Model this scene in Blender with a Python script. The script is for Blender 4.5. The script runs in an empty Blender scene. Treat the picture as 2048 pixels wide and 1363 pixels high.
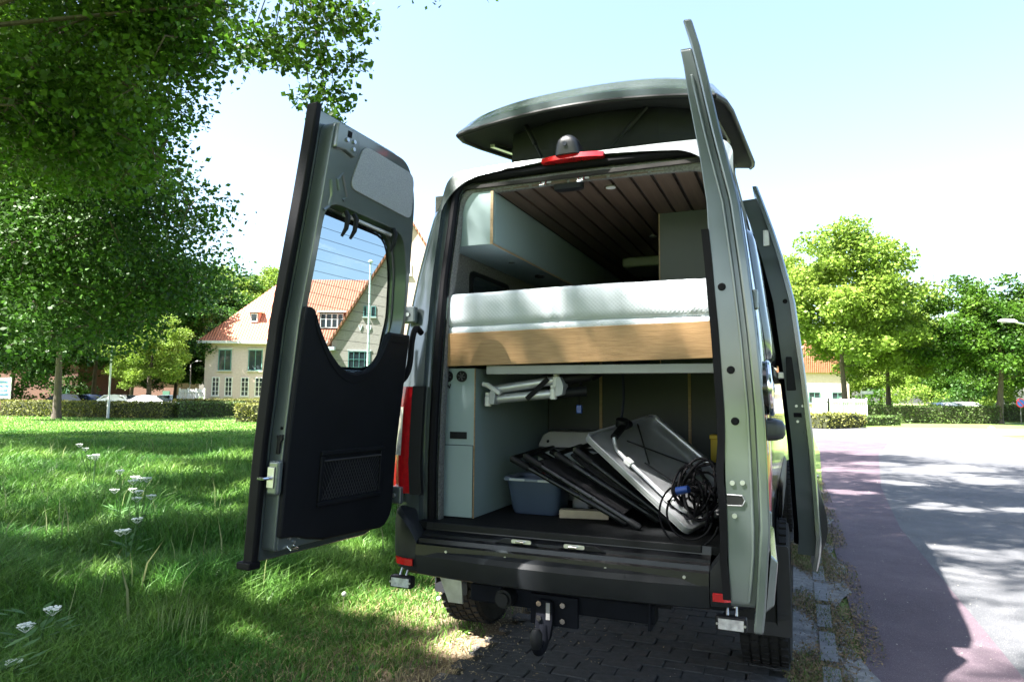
import bpy, bmesh, math, random
import numpy as np
from mathutils import Vector, Matrix
random.seed(7); rng = np.random.default_rng(11)
S = bpy.context.scene
COL = S.collection
R = math.radians
# ---------------------------------------------------------------- camera, sky, sun, exposure
CAMP = Vector((1.05, -3.12, 1.43)); YAW = R(22.5)
c2 = Vector((-math.sin(YAW), math.cos(YAW), 0)); r2 = Vector((math.cos(YAW), math.sin(YAW), 0))
def make_camera():
    p, r = R(4.8), R(0.5)
    c = Vector((c2.x*math.cos(p), c2.y*math.cos(p), math.sin(p)))
    up = r2.cross(c)
    rt = r2*math.cos(r) + up*math.sin(r)
    u = rt.cross(c)
    m = Matrix((rt, u, -c)).transposed().to_4x4(); m.translation = CAMP
    cd = bpy.data.cameras.new('camera'); co = bpy.data.objects.new('camera', cd); COL.objects.link(co)
    co.matrix_world = m; cd.sensor_width = 36; cd.lens = 24; cd.clip_end = 2000; cd.clip_start = .05
    S.camera = co
    return rt, u, c
CR, CU, CC = make_camera()
def proj(P):
    d = Vector(P) - CAMP; z = d.dot(CC)
    if z < .05: return None
    return (1024 + 1365.33*d.dot(CR)/z, 681.5 - 1365.33*d.dot(CU)/z, z)
def W(px, dep, z=0.0):
    """place a thing at a picture column, a distance along the view and a height"""
    lat = (px - 1024)/1365.33*dep
    return Vector((CAMP.x + r2.x*lat + c2.x*dep, CAMP.y + r2.y*lat + c2.y*dep, z))
SUN_AZ = Vector((-0.646, -0.763, 0)).normalized(); SUN_EL = R(57)
w = bpy.data.worlds.new('World'); S.world = w; w.use_nodes = True
nt = w.node_tree; bg = nt.nodes['Background']
sk = nt.nodes.new('ShaderNodeTexSky'); sk.sky_type = 'NISHITA'; sk.sun_disc = False
sk.sun_elevation = SUN_EL; sk.sun_rotation = math.atan2(SUN_AZ.x, SUN_AZ.y); sk.air_density = 1.1; sk.dust_density = 2.5; sk.ozone_density = 1.0
nt.links.new(sk.outputs[0], bg.inputs[0]); bg.inputs[1].default_value = 0.062
sd = bpy.data.lights.new('sun', 'SUN'); so = bpy.data.objects.new('sun', sd); COL.objects.link(so)
sd.energy = 5.0; sd.angle = R(0.55); sd.color = (1.0, 0.96, 0.90)
sv = Vector((SUN_AZ.x*math.cos(SUN_EL), SUN_AZ.y*math.cos(SUN_EL), math.sin(SUN_EL)))
so.rotation_euler = sv.to_track_quat('Z', 'Y').to_euler(); so.location = (-20, -24, 40)
S.view_settings.view_transform = 'Standard'; S.view_settings.look = 'None'; S.view_settings.gamma = 1
S.view_settings.exposure = 3.08
S.cycles.use_denoising = True
S.cycles.max_bounces = 8; S.cycles.transparent_max_bounces = 12; S.cycles.diffuse_bounces = 2
S.cycles.caustics_reflective = False; S.cycles.caustics_refractive = False
# ---------------------------------------------------------------- materials
MATS = {}
def pm(name, col, rough=.6, metal=0.0, var=.12, scale=6.0, bump=0.0, bscale=60.0, coat=0.0, spec=.5, trans=0.0, col2=None, island=0.0, stretch=None, coords='Object'):
    if name in MATS: return MATS[name]
    m = bpy.data.materials.new(name); m.use_nodes = True; n = m.node_tree.nodes; l = m.node_tree.links
    b = n['Principled BSDF']; out = n['Material Output']
    b.inputs['Roughness'].default_value = rough; b.inputs['Metallic'].default_value = metal
    b.inputs['Coat Weight'].default_value = coat; b.inputs['Coat Roughness'].default_value = .08
    b.inputs['Specular IOR Level'].default_value = spec
    tc = n.new('ShaderNodeTexCoord'); mp = n.new('ShaderNodeMapping'); l.new(tc.outputs[coords], mp.inputs[0])
    if stretch: mp.inputs['Scale'].default_value = stretch
    nz = n.new('ShaderNodeTexNoise'); nz.inputs['Scale'].default_value = scale; nz.inputs['Detail'].default_value = 6
    l.new(mp.outputs[0], nz.inputs['Vector'])
    rp = n.new('ShaderNodeValToRGB'); rp.color_ramp.elements[0].position = .3; rp.color_ramp.elements[1].position = .72
    c = Vector(col)
    a0 = c*(1-var) if col2 is None else c; a1 = c*(1+var) if col2 is None else Vector(col2)
    rp.color_ramp.elements[0].color = (*[max(0, x) for x in a0], 1); rp.color_ramp.elements[1].color = (*[min(1, x) for x in a1], 1)
    l.new(nz.outputs['Fac'], rp.inputs['Fac'])
    colout = rp.outputs['Color']
    if island:
        g = n.new('ShaderNodeNewGeometry'); mr = n.new('ShaderNodeMapRange'); l.new(g.outputs['Random Per Island'], mr.inputs['Value'])
        mr.inputs['To Min'].default_value = 1-island; mr.inputs['To Max'].default_value = 1+island
        mx = n.new('ShaderNodeMix'); mx.data_type = 'RGBA'; mx.blend_type = 'MULTIPLY'; mx.inputs['Factor'].default_value = 1
        l.new(colout, mx.inputs['A']); l.new(mr.outputs[0], mx.inputs['B']); colout = mx.outputs['Result']
    l.new(colout, b.inputs['Base Color'])
    if bump:
        nb = n.new('ShaderNodeTexNoise'); nb.inputs['Scale'].default_value = bscale; nb.inputs['Detail'].default_value = 5
        l.new(mp.outputs[0], nb.inputs['Vector'])
        bp = n.new('ShaderNodeBump'); bp.inputs['Strength'].default_value = bump; bp.inputs['Distance'].default_value = .01
        l.new(nb.outputs['Fac'], bp.inputs['Height']); l.new(bp.outputs[0], b.inputs['Normal'])
    if trans:
        tr = n.new('ShaderNodeBsdfTranslucent'); l.new(colout, tr.inputs['Color'])
        ms = n.new('ShaderNodeMixShader'); ms.inputs[0].default_value = trans
        l.new(b.outputs[0], ms.inputs[1]); l.new(tr.outputs[0], ms.inputs[2]); l.new(ms.outputs[0], out.inputs['Surface'])
    MATS[name] = m
    return m
def glassmat(name, tint, gloss=.08, rough=.02):
    m = bpy.data.materials.new(name); m.use_nodes = True; n = m.node_tree.nodes; l = m.node_tree.links
    n.remove(n['Principled BSDF'])
    t = n.new('ShaderNodeBsdfTransparent'); t.inputs[0].default_value = (*tint, 1)
    g = n.new('ShaderNodeBsdfGlossy'); g.inputs['Roughness'].default_value = rough
    nz = n.new('ShaderNodeTexNoise'); nz.inputs['Scale'].default_value = 3
    lw = n.new('ShaderNodeLayerWeight'); lw.inputs[0].default_value = .5
    pw = n.new('ShaderNodeMath'); pw.operation = 'POWER'; pw.inputs[1].default_value = 5; l.new(lw.outputs['Facing'], pw.inputs[0])
    mr = n.new('ShaderNodeMapRange'); mr.inputs['To Max'].default_value = .8; mr.inputs['To Min'].default_value = gloss*.4
    l.new(pw.outputs[0], mr.inputs['Value'])
    ms = n.new('ShaderNodeMixShader'); l.new(mr.outputs[0], ms.inputs[0]); l.new(t.outputs[0], ms.inputs[1]); l.new(g.outputs[0], ms.inputs[2])
    l.new(ms.outputs[0], n['Material Output'].inputs['Surface'])
    MATS[name] = m
    return m
def woodmat(name, c1, c2_, stretch, scale=4, rough=.5):
    m = pm(name, c1, rough, col2=c2_, scale=scale, stretch=stretch, bump=.15, bscale=scale*3)
    return m
PAINT = pm('van_paint', (.098, .122, .126), .2, .45, var=.06, scale=2, coat=1.0)
PAINTIN = pm('van_paint_inner', (.115, .14, .145), .28, .3, var=.10, scale=4, coat=.9, bump=.05, bscale=26)
BLACKPL = pm('black_plastic', (.007, .008, .010), .55, var=.25, scale=8, bump=.12, bscale=400, spec=.25)
TRIM = pm('door_trim_plastic', (.006, .007, .010), .6, var=.2, scale=5, bump=.15, bscale=500, spec=.18)
BUMP = pm('bumper_plastic', (.012, .014, .017), .5, var=.2, scale=6, bump=.1, bscale=300, spec=.3)
RUBBER = pm('rubber', (.004, .004, .006), .6, var=.3, scale=10, bump=.05, bscale=120, spec=.15)
TYRE = pm('tyre_rubber', (.018, .018, .018), .85, var=.3, scale=9, bump=.3, bscale=90, spec=.2)
FELT = pm('grey_felt', (.16, .16, .155), .95, var=.35, scale=90, bump=.5, bscale=260, spec=.1)
FELTD = pm('felt_board', (.34, .35, .38), .95, var=.2, scale=220, bump=.3, bscale=400, spec=.1)
PLANK = woodmat('ceiling_wood', (.068, .044, .030), (.12, .08, .053), (9, .6, 9), 3, .55)
BAMBOO = woodmat('bamboo_board', (.25, .145, .06), (.36, .22, .10), (5, 8, 60), 2.0, .42)
PLYEDGE = woodmat('plywood_edge', (.30, .2, .11), (.42, .3, .17), (3, 3, 30), 3, .6)
CAB = pm('cabinet_laminate', (.28, .365, .375), .5, var=.03, scale=2, bump=.03, bscale=300)
CHROME = pm('chrome', (.75, .75, .76), .12, 1.0, var=.05)
STEEL = pm('galvanised_steel', (.55, .56, .57), .35, .9, var=.15, scale=20)
ALU = pm('brushed_aluminium', (.55, .57, .60), .38, .55, var=.08, scale=14, bump=.05, bscale=200)
WHITEPL = pm('white_plastic', (.72, .73, .72), .4, var=.04)
REDL = pm('red_lens', (.45, .008, .012), .12, var=.2, scale=30, coat=.8)
AMBER = pm('amber_lens', (.7, .18, .02), .15, var=.1)
CLEARL = pm('clear_lens', (.62, .64, .66), .1, .4, var=.3, scale=45, coat=.8)
BLUEPL = pm('blue_grey_plastic', (.055, .08, .135), .45, var=.06)
BLUEP = pm('blue_plug', (.01, .045, .22), .4)
YEL = pm('yellow_plastic', (.62, .44, .02), .55, var=.1)
WHITEF = pm('mattress_fabric', (.50, .55, .59), .9, var=.03, scale=5, bump=.0)
MESHF = pm('black_mesh_fabric', (.02, .02, .024), .9, var=.4, scale=160, bump=.6, bscale=300)
POWDER = pm('hitch_powder_coat', (.006, .007, .011), .75, var=.3, scale=12, bump=.1, bscale=200, spec=.1)
FLOORR = pm('rubber_floor', (.007, .008, .009), .8, var=.4, scale=40, bump=.3, bscale=300, spec=.12)
CANVAS = pm('pop_top_canvas', (.008, .010, .013), .9, var=.15, scale=12, bump=.2, bscale=300)
GLASST = glassmat('tinted_glass', (.34, .42, .46))
GLASSD = pm('dark_window', (.03, .04, .045), .06, var=.3, scale=.6, coat=.5)
WFRAME = pm('window_frame_paint', (.75, .74, .70), .5)
WGREEN = pm('window_green_paint', (.12, .25, .22), .5)
def quilt():
    m = WHITEF; n = m.node_tree.nodes; l = m.node_tree.links; b = n['Principled BSDF']
    tc = n.new('ShaderNodeTexCoord'); mp = n.new('ShaderNodeMapping'); mp.inputs['Rotation'].default_value = (0, R(45), 0); mp.inputs['Scale'].default_value = (70, 1, 70)
    l.new(tc.outputs['Object'], mp.inputs[0]); ck = n.new('ShaderNodeTexVoronoi'); ck.inputs['Scale'].default_value = 1.0; ck.inputs['Randomness'].default_value = .05
    l.new(mp.outputs[0], ck.inputs['Vector'])
    bp = n.new('ShaderNodeBump'); bp.inputs['Strength'].default_value = .35; bp.inputs['Distance'].default_value = .004; bp.invert = True
    l.new(ck.outputs['Distance'], bp.inputs['Height']); l.new(bp.outputs[0], b.inputs['Normal'])
quilt()
# ---------------------------------------------------------------- mesh helpers
class G:
    def __init__(s): s.v = []; s.f = []
    def add(s, vs, fs):
        o = len(s.v); s.v += [tuple(x) for x in vs]; s.f += [tuple(i+o for i in f) for f in fs]; return s
    def box(s, c, d, rot=None):
        hx, hy, hz = d[0]/2, d[1]/2, d[2]/2
        vs = [Vector((x*hx, y*hy, z*hz)) for x in (-1, 1) for y in (-1, 1) for z in (-1, 1)]
        if rot is not None: vs = [rot @ v for v in vs]
        return s.add([v + Vector(c) for v in vs], [(0, 1, 3, 2), (4, 6, 7, 5), (0, 4, 5, 1), (2, 3, 7, 6), (0, 2, 6, 4), (1, 5, 7, 3)])
    def bx(s, x0, x1, y0, y1, z0, z1): return s.box(((x0+x1)/2, (y0+y1)/2, (z0+z1)/2), (abs(x1-x0), abs(y1-y0), abs(z1-z0)))
    def tube(s, pts, r, n=10, closed=False, cap=True):
        pts = [Vector(p) for p in pts]; k = len(pts); rs = r if isinstance(r, (list, tuple)) else [r]*k
        rings = []; prev = None
        for i, p in enumerate(pts):
            if closed: t = (pts[(i+1) % k] - pts[i-1]).normalized()
            else: t = (pts[min(i+1, k-1)] - pts[max(i-1, 0)]).normalized()
            if prev is None:
                a = t.orthogonal().normalized()
            else:
                a = (prev - t*prev.dot(t))
                a = a.normalized() if a.length > 1e-6 else t.orthogonal().normalized()
            prev = a; b = t.cross(a)
            rings.append([p + (a*math.cos(2*math.pi*j/n) + b*math.sin(2*math.pi*j/n))*rs[i] for j in range(n)])
        fs = []; vs = [q for rg in rings for q in rg]
        for i in range(k if closed else k-1):
            i2 = (i+1) % k
            for j in range(n): fs.append((i*n+j, i*n+(j+1) % n, i2*n+(j+1) % n, i2*n+j))
        if cap and not closed: fs += [tuple(range(n-1, -1, -1)), tuple((k-1)*n+j for j in range(n))]
        return s.add(vs, fs)
    def cyl(s, a, b, r, n=16): return s.tube([a, b], r, n)
    def prism(s, poly, f, a, b):
        """poly list of 2d; f(p,q,h)->xyz; extruded from a to b"""
        n = len(poly); vs = [f(p, q, a) for p, q in poly] + [f(p, q, b) for p, q in poly]
        return s.add(vs, [tuple(range(n-1, -1, -1)), tuple(range(n, 2*n))] + [(i, (i+1) % n, n+(i+1) % n, n+i) for i in range(n)])
    def loft(s, loops, closed=True, cap0=False, cap1=False):
        n = len(loops[0]); vs = [p for L in loops for p in L]; fs = []
        for i in range(len(loops)-1):
            for j in range(n if closed else n-1): fs.append((i*n+j, i*n+(j+1) % n, (i+1)*n+(j+1) % n, (i+1)*n+j))
        if cap0: fs.append(tuple(range(n-1, -1, -1)))
        if cap1: fs.append(tuple((len(loops)-1)*n+j for j in range(n)))
        return s.add(vs, fs)
    def sphere(s, c, r, n=12, m=8, sc=(1, 1, 1)):
        loops = []
        for i in range(1, m):
            ph = math.pi*i/m; loops.append([(c[0]+r*sc[0]*math.sin(ph)*math.cos(2*math.pi*j/n), c[1]+r*sc[1]*math.sin(ph)*math.sin(2*math.pi*j/n), c[2]+r*sc[2]*math.cos(ph)) for j in range(n)])
        o = len(s.v); s.loft(loops); s.v += [(c[0], c[1], c[2]+r*sc[2]), (c[0], c[1], c[2]-r*sc[2])]
        e = len(s.v)
        for j in range(n): s.f += [(e-2, o+(j+1) % n, o+j), (e-1, o+(m-2)*n+j, o+(m-2)*n+(j+1) % n)]
        return s
    def xf(s, fn): s.v = [tuple(fn(*p)) for p in s.v]; return s
def rounded(poly, r, n=5):
    """round the corners of a 2d polygon"""
    out = []; k = len(poly)
    for i in range(k):
        p0, p, p1 = Vector(poly[i-1]), Vector(poly[i]), Vector(poly[(i+1) % k])
        rr = r[i] if isinstance(r, (list, tuple)) else r
        a = (p0-p); b = (p1-p); rr = min(rr, a.length*.49, b.length*.49)
        if rr <= 0: out.append(tuple(p)); continue
        A = p + a.normalized()*rr; B = p + b.normalized()*rr
        for j in range(n+1):
            t = j/n; q = A*(1-t)**2 + p*2*t*(1-t) + B*t*t; out.append((q.x, q.y))
    return out
def smooth_curve(pts, n=8):
    pts = [Vector(p) for p in pts]; out = []
    for i in range(len(pts)-1):
        p0 = pts[max(i-1, 0)]; p1 = pts[i]; p2 = pts[i+1]; p3 = pts[min(i+2, len(pts)-1)]
        for j in range(n):
            t = j/n; out.append(.5*((2*p1) + (p2-p0)*t + (2*p0-5*p1+4*p2-p3)*t*t + (-p0+3*p1-3*p2+p3)*t**3))
    out.append(pts[-1]); return out
def link(o, parent):
    COL.objects.link(o)
    if parent is not None: o.parent = parent
    return o
def origin(p):
    v = Vector((0, 0, 0))
    while p is not None: v = v + p.location; p = p.parent
    return v
def add(name, g, mat, parent=None, smooth=False, bevel=0, seg=2, kind=None, ang=35):
    """g is in world space (or, when the parent is turned, in the parent's own space); the mesh is shifted to the parent's origin"""
    off = origin(parent) if parent is not None and not parent.get('_local') else Vector((0, 0, 0))
    me = bpy.data.meshes.new(name)
    me.from_pydata([(p[0]-off.x, p[1]-off.y, p[2]-off.z) for p in g.v], [], g.f)
    bm = bmesh.new(); bm.from_mesh(me); bmesh.ops.recalc_face_normals(bm, faces=bm.faces); bm.to_mesh(me); bm.free()
    if smooth:
        me.polygons.foreach_set('use_smooth', [True]*len(me.polygons)); me.set_sharp_from_angle(angle=R(ang))
    me.materials.append(mat)
    o = bpy.data.objects.new(name, me); link(o, parent)
    if parent is not None and parent.get('_local'): o['_local'] = 1
    if bevel:
        b = o.modifiers.new('bevel', 'BEVEL'); b.width = bevel; b.segments = seg; b.limit_method = 'ANGLE'; b.angle_limit = R(40)
        if smooth is False:
            me.polygons.foreach_set('use_smooth', [True]*len(me.polygons)); b.harden_normals = True
    if kind: o['kind'] = kind
    return o
def tag(o, label, cat, group=None):
    o['label'] = label; o['category'] = cat
    if group: o['group'] = group
    return o
def thing(name, label, cat, loc=(0, 0, 0), group=None, rotz=None):
    o = bpy.data.objects.new(name, None); o.empty_display_size = .2; o.location = loc; COL.objects.link(o)
    if rotz is not None: o.rotation_euler = (0, 0, rotz); o['_local'] = 1
    return tag(o, label, cat, group)
def structure(name, g, mat, **k):
    o = add(name, g, mat, **k); o['kind'] = 'structure'; return o
def copy_tree(o, parent=None):
    c = o.copy(); COL.objects.link(c); c.parent = parent
    for ch in o.children: copy_tree(ch, c)
    return c
def np_mesh(name, V, F, mat, parent=None, loc=None, kind=None, smooth=False):
    """fast mesh from arrays: V (n,3), F (m,k)"""
    me = bpy.data.meshes.new(name); k = F.shape[1]
    me.vertices.add(len(V)); me.vertices.foreach_set('co', np.ascontiguousarray(V, dtype=np.float32).ravel())
    me.loops.add(F.size); me.loops.foreach_set('vertex_index', np.ascontiguousarray(F, dtype=np.int32).ravel())
    me.polygons.add(len(F)); me.polygons.foreach_set('loop_start', np.arange(0, F.size, k, dtype=np.int32)); me.polygons.foreach_set('loop_total', np.full(len(F), k, dtype=np.int32))
    if smooth: me.polygons.foreach_set('use_smooth', np.ones(len(F), dtype=bool))
    me.update(calc_edges=True); me.materials.append(mat)
    o = bpy.data.objects.new(name, me); link(o, parent)
    if loc is not None: o.location = loc
    if kind: o['kind'] = kind
    return o
# ================================================================ THE VAN
YZ = ([.5, .75, .9, 1.1, 1.4, 1.65, 1.85, 2.06, 2.29, 2.41, 2.56, 2.68, 2.8], [.02, .015, .005, 0, .008, .026, .045, .07, .12, .145, .175, .215, .25])
def Yr(z): return float(np.interp(z, *YZ))
HW = ([.5, .8, 1.1, 1.5, 1.75, 2.05, 2.35, 2.5], [.90, .93, .945, .935, .915, .875, .835, .805])
def hw(z): return float(np.interp(z, *HW))
VAN = thing('camper_van', 'grey green high roof camper van with rear doors open and raised pop top', 'van', (0, 3, 0))
def body_outline(zb, grow=0.0, n1=16, n2=10, n3=9):
    """half outline left bottom -> roof centre, then mirrored; list of (x, z)"""
    pts = []
    for i in range(n1): z = zb + (2.42-zb)*i/(n1-1); pts.append((-(hw(z)+grow), z))
    a = Vector((-(hw(2.42)+grow), 2.42)); b = Vector((-.60, 2.70+grow*.5)); k = Vector((-.775-grow, 2.655+grow))
    for j in range(1, n2+1):
        t = j/n2; q = a*(1-t)**2 + k*2*t*(1-t) + b*t*t; pts.append((q.x, q.y))
    for j in range(1, n3+1):
        t = j/n3; pts.append((-.60*(1-t), 2.70+grow*.5+.04*(1-(1-t)**2)))
    return pts + [(-x, z) for x, z in pts[-2::-1]]
def open_outline(grow=0.0, zb=.757, n1=16, n2=10, n3=9, drop=0.0):
    pts = []; hb = .69+grow; ht = .665+grow; zt = 2.628+grow-drop; rc = .10
    for i in range(n1):
        z = zb + (zt-rc-zb)*i/(n1-1); pts.append((-(hb+(ht-hb)*(z-zb)/(zt-zb)), z))
    for j in range(1, n2+1):
        a = math.pi/2*j/n2; pts.append((-(ht-rc)-rc*math.cos(a), zt-rc+rc*math.sin(a)))
    for j in range(1, n3+1): t = j/n3; pts.append((-(ht-rc)*(1-t), zt+.012*(1-(1-t)**2)))
    return pts + [(-x*1.085, z) for x, z in pts[-2::-1]]
def ring(o2, dy): return [(x, Yr(z)+dy, z) for x, z in o2]
# rear frame of the body: skin, corner roll, door recess
bo = body_outline(.80)
def shrink(o2, k): return [(x*(1-k/max(abs(x), .3)) if abs(x) > .3 else x*(1-k/.3), z - (k*.8 if z > 2.5 else 0)) for x, z in o2]
g = G().loft([ring(bo, .14), ring(shrink(bo, .006), .075), ring(shrink(bo, .022), .03), ring(shrink(bo, .055), .008), ring(open_outline(.075), .012), ring(open_outline(.07), .05), ring(open_outline(.0), .055), ring(open_outline(.0), .10)], closed=False)
add('rear_frame', g, PAINT, VAN, smooth=True, ang=50)
# body skin from the rear corner to the nose
def section(y, zb, top=None, narrow=0.0):
    o2 = body_outline(zb)
    out = []
    for x, z in o2:
        if top is not None and z > zb: z2 = zb + (z-zb)*(top-zb)/(2.74-zb)
        else: z2 = z
        out.append((x*(1-narrow), y + (Yr(z)+.14 if y == 0 else 0), z2))
    return out
secs = [section(0, .55), section(.6, .55), section(1.4, .55), section(2.4, .55), section(3.6, .55), section(4.5, .55), section(4.75, .55, 2.66, .01), section(5.05, .55, 2.35, .03), section(5.45, .55, 1.75, .05), section(5.75, .55, 1.32, .07), section(6.3, .5, 1.16, .10), section(6.6, .45, .95, .16)]
add('body_shell', G().loft(secs, closed=False, cap1=True), PAINT, VAN, smooth=True, ang=40)
add('underfloor', G().bx(-.84, .84, .12, 6.4, .56, .60), BLACKPL, VAN)
add('windscreen', G().loft([[(-.72, 5.04, 2.385), (.72, 5.04, 2.385)], [(-.76, 5.46, 1.79), (.76, 5.46, 1.79)], [(-.78, 5.66, 1.48), (.78, 5.66, 1.48)]], closed=False), GLASSD, VAN)
# black seal round the opening, felt reveal inside
add('opening_seal', G().tube([(x, Yr(z)+.052, z) for x, z in open_outline(.022)], .024, 10), RUBBER, VAN, smooth=True)
fl = [ring(open_outline(.0), .075), ring(open_outline(-.012, drop=.01), .06), ring(open_outline(-.016, drop=.03), .07), ring(open_outline(-.016, drop=.05), .09), ring(open_outline(-.014, drop=.05), .115)]
add('felt_reveal', G().loft(fl, closed=False), FELT, VAN, smooth=True, ang=60)
# interior lining
add('interior_wall', G().bx(-.80, -.755, .2, 3.6, .78, 2.56), FELT, VAN).name = 'interior_wall'
add('interior_wall', G().bx(.755, .80, .2, 3.6, .78, 2.56), FELT, VAN)
add('bulkhead', G().bx(-.755, .755, 3.6, 3.65, .78, 2.6), pm('bulkhead_dark', (.05, .05, .05), .8), VAN)
add('cargo_floor', G().bx(-.755, .755, -.005, 3.6, .765, .80), FLOORR, VAN)
add('floor_edge_trim', G().bx(-.66, .66, -.022, -.006, .772, .803), BLACKPL, VAN, bevel=.004)
# ceiling: backing board and one plank after another
cl = add('ceiling', G().bx(-.74, .74, .235, 3.6, 2.592, 2.61), pm('ceiling_gap', (.012, .01, .009), .8), VAN)
px0 = -.46; pwid = .108
pmesh = None
for i in range(11):
    gg = G().bx(0, pwid-.016, .26, 3.58, 2.575, 2.5925)
    if pmesh is None:
        o = add('ceiling_plank', gg, PLANK, cl, bevel=.002); o.location.x += px0; pmesh = o
    else:
        o = pmesh.copy(); COL.objects.link(o); o.location.x = px0 + i*pwid
for y in (.42, 1.62):
    d = add('ceiling_spotlight', G().tube([(.155, y, 2.579), (.155, y, 2.570)], .035, 20), CHROME, VAN, smooth=True)
    add('lens', G().tube([(.155, y, 2.5695), (.155, y, 2.568)], .026, 20), pm('frosted', (.7, .7, .68), .3), d)
sky_l = add('roof_hatch', G().bx(-.22, .28, 2.25, 2.75, 2.49, 2.574), pm('hatch_grey', (.25, .27, .27), .5), VAN, bevel=.02)
# overhead cabinets on the left, tall cupboard on the right
oc = add('overhead_cabinet', G().bx(-.753, -.465, .25, 3.3, 2.275, 2.573), CAB, VAN, bevel=.002)
add('edge_strip', G().bx(-.480, -.4635, .246, .2495, 2.273, 2.574), PLYEDGE, oc)
add('edge_strip', G().bx(-.4645, -.4625, .25, 3.3, 2.269, 2.279), PLYEDGE, oc)
for a, b in ((.27, 1.16), (1.165, 1.95), (1.955, 2.6), (2.605, 3.28)):
    add('cabinet_door', G().bx(-.4649, -.461, a, b, 2.285, 2.562), CAB, oc)
add('underside_spotlight', G().tube([(-.56, .75, 2.276), (-.56, .75, 2.267)], .02, 16), CHROME, oc)
add('underside_spotlight', G().tube([(-.56, 1.25, 2.276), (-.56, 1.25, 2.262)], .032, 16), BLACKPL, oc)
tc_ = add('tall_cupboard', G().bx(.30, .753, 1.05, 3.3, 1.6, 2.574), pm('cupboard_dark', (.05, .06, .058), .5, var=.03), VAN)
add('edge_strip', G().bx(.297, .303, 1.045, 1.0495, 1.6, 2.573), PLYEDGE, tc_)
# small side window by the bed with its frame
sw = add('side_window', G().prism(rounded([(.55, 2.02), (1.15, 2.02), (1.15, 2.2), (.55, 2.2)], .05), lambda p, q, h: (h, p, q), -.754, -.74), BLACKPL, VAN)
add('pane', G().prism(rounded([(.58, 2.05), (1.12, 2.05), (1.12, 2.17), (.58, 2.17)], .04), lambda p, q, h: (h, p, q), -.7405, -.738), GLASSD, sw)
add('headboard', G().bx(-.74, -.2, 2.02, 2.06, 1.95, 2.12), BAMBOO, VAN)
# bed frame
bf = add('bed_front_board', G().prism([(-.735, 1.54), (-.69, 1.54), (-.684, 1.555), (-.684, 1.585), (-.66, 1.597), (.735, 1.622), (.735, 1.795), (-.735, 1.772)], lambda p, q, h: (p, h, q), .115, .14), BAMBOO, VAN, bevel=.003)
add('bed_base', G().bx(-.75, .75, .145, 2.0, 1.70, 1.755), pm('bed_base_ply', (.25, .18, .1), .7), VAN)
add('bed_rail', G().bx(-.45, .75, .15, .2, 1.555, 1.60), pm('rail_grey', (.32, .33, .33), .5), VAN, bevel=.004)
add('bed_strut', G().tube([(-.30, .35, 1.69), (-.10, .55, 1.52)], .012, 8), BLACKPL, VAN)
add('bed_strut', G().tube([(.32, .35, 1.69), (.02, .55, 1.54)], .012, 8), BLACKPL, VAN)
# lower cabinet with vents, slot, hatch and the letter W
lc = add('lower_cabinet', G().bx(-.754, -.525, .165, 1.34, .802, 1.588), CAB, VAN, bevel=.002)
add('plywood_edge', G().bx(-.5249, -.5205, .1635, .172, .803, 1.587), PLYEDGE, lc)
add('hatch_shadow_gap', G().prism(rounded([(-.7065, .8035), (-.5255, .8035), (-.5255, 1.1815), (-.7065, 1.1815)], [0.002, .002, .002, .016]), lambda p, q, h: (p, h, q), .1625, .1648), RUBBER, lc)  # dark backing plate paints in the shadow line round the hatch
add('cabinet_hatch', G().prism(rounded([(-.703, .806), (-.5285, .806), (-.5285, 1.178), (-.703, 1.178)], [0.002, .002, .002, .014]), lambda p, q, h: (p, h, q), .159, .1645), CAB, lc, bevel=.0015)
add('slot', G().bx(-.665, -.565, .162, .1655, 1.213, 1.25), BLACKPL, lc)
for vx in (-.682, -.598):
    v = add('vent', G().tube([(vx, .166, 1.545), (vx, .155, 1.545)], .030, 24), BLACKPL, lc, smooth=True)
    for k in range(3):
        a = R(60*k+15)
        add('vent_blade', G().box((vx, .153, 1.545), (.044, .003, .005), Matrix.Rotation(a, 3, 'Y')), pm('vent_grey', (.06, .06, .065), .4), v)
gw = G()
for (a, b) in (((-.016, .012), (-.009, -.012)), ((-.009, -.012), (0, .006)), ((0, .006), (.009, -.012)), ((.009, -.012), (.016, .012))):
    A = Vector((-.682+a[0], .1635, 1.493+a[1])); B = Vector((-.682+b[0], .1635, 1.493+b[1])); gw.tube([A, B], .0032, 6)
add('letter_w', gw, BLACKPL, lc)
# back panel of the garage and the right side panel
gp = add('garage_back_panel', G().bx(-.522, .752, 1.345, 1.37, .802, 1.69), pm('garage_panel', (.024, .032, .034), .55, var=.05), VAN)
for x in (-.16, .42): add('plywood_edge', G().bx(x, x+.018, 1.338, 1.3445, .803, 1.69), PLYEDGE, gp)
add('garage_side_panel', G().bx(.735, .7545, .21, 1.34, .802, 1.6), pm('garage_panel', (.22, .25, .245), .55), VAN)
# latch keeps on the header, roof handle
for x in (-.165, .045):
    k = add('latch_keeper', G().bx(x-.035, x+.035, Yr(2.6)+.068, Yr(2.6)+.09, 2.582, 2.596), STEEL, VAN, bevel=.004)
    add('striker', G().tube([(x-.018, .24, 2.585), (x-.018, .225, 2.562), (x+.012, .225, 2.562), (x+.012, .24, 2.585)], .006, 8), CHROME, k)
add('header_bezel', G().prism(rounded([(-.13, .27), (.05, .27), (.03, .33), (-.11, .33)], .03), lambda p, q, h: (p, q, h), 2.545, 2.5745), BLACKPL, VAN)
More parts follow.
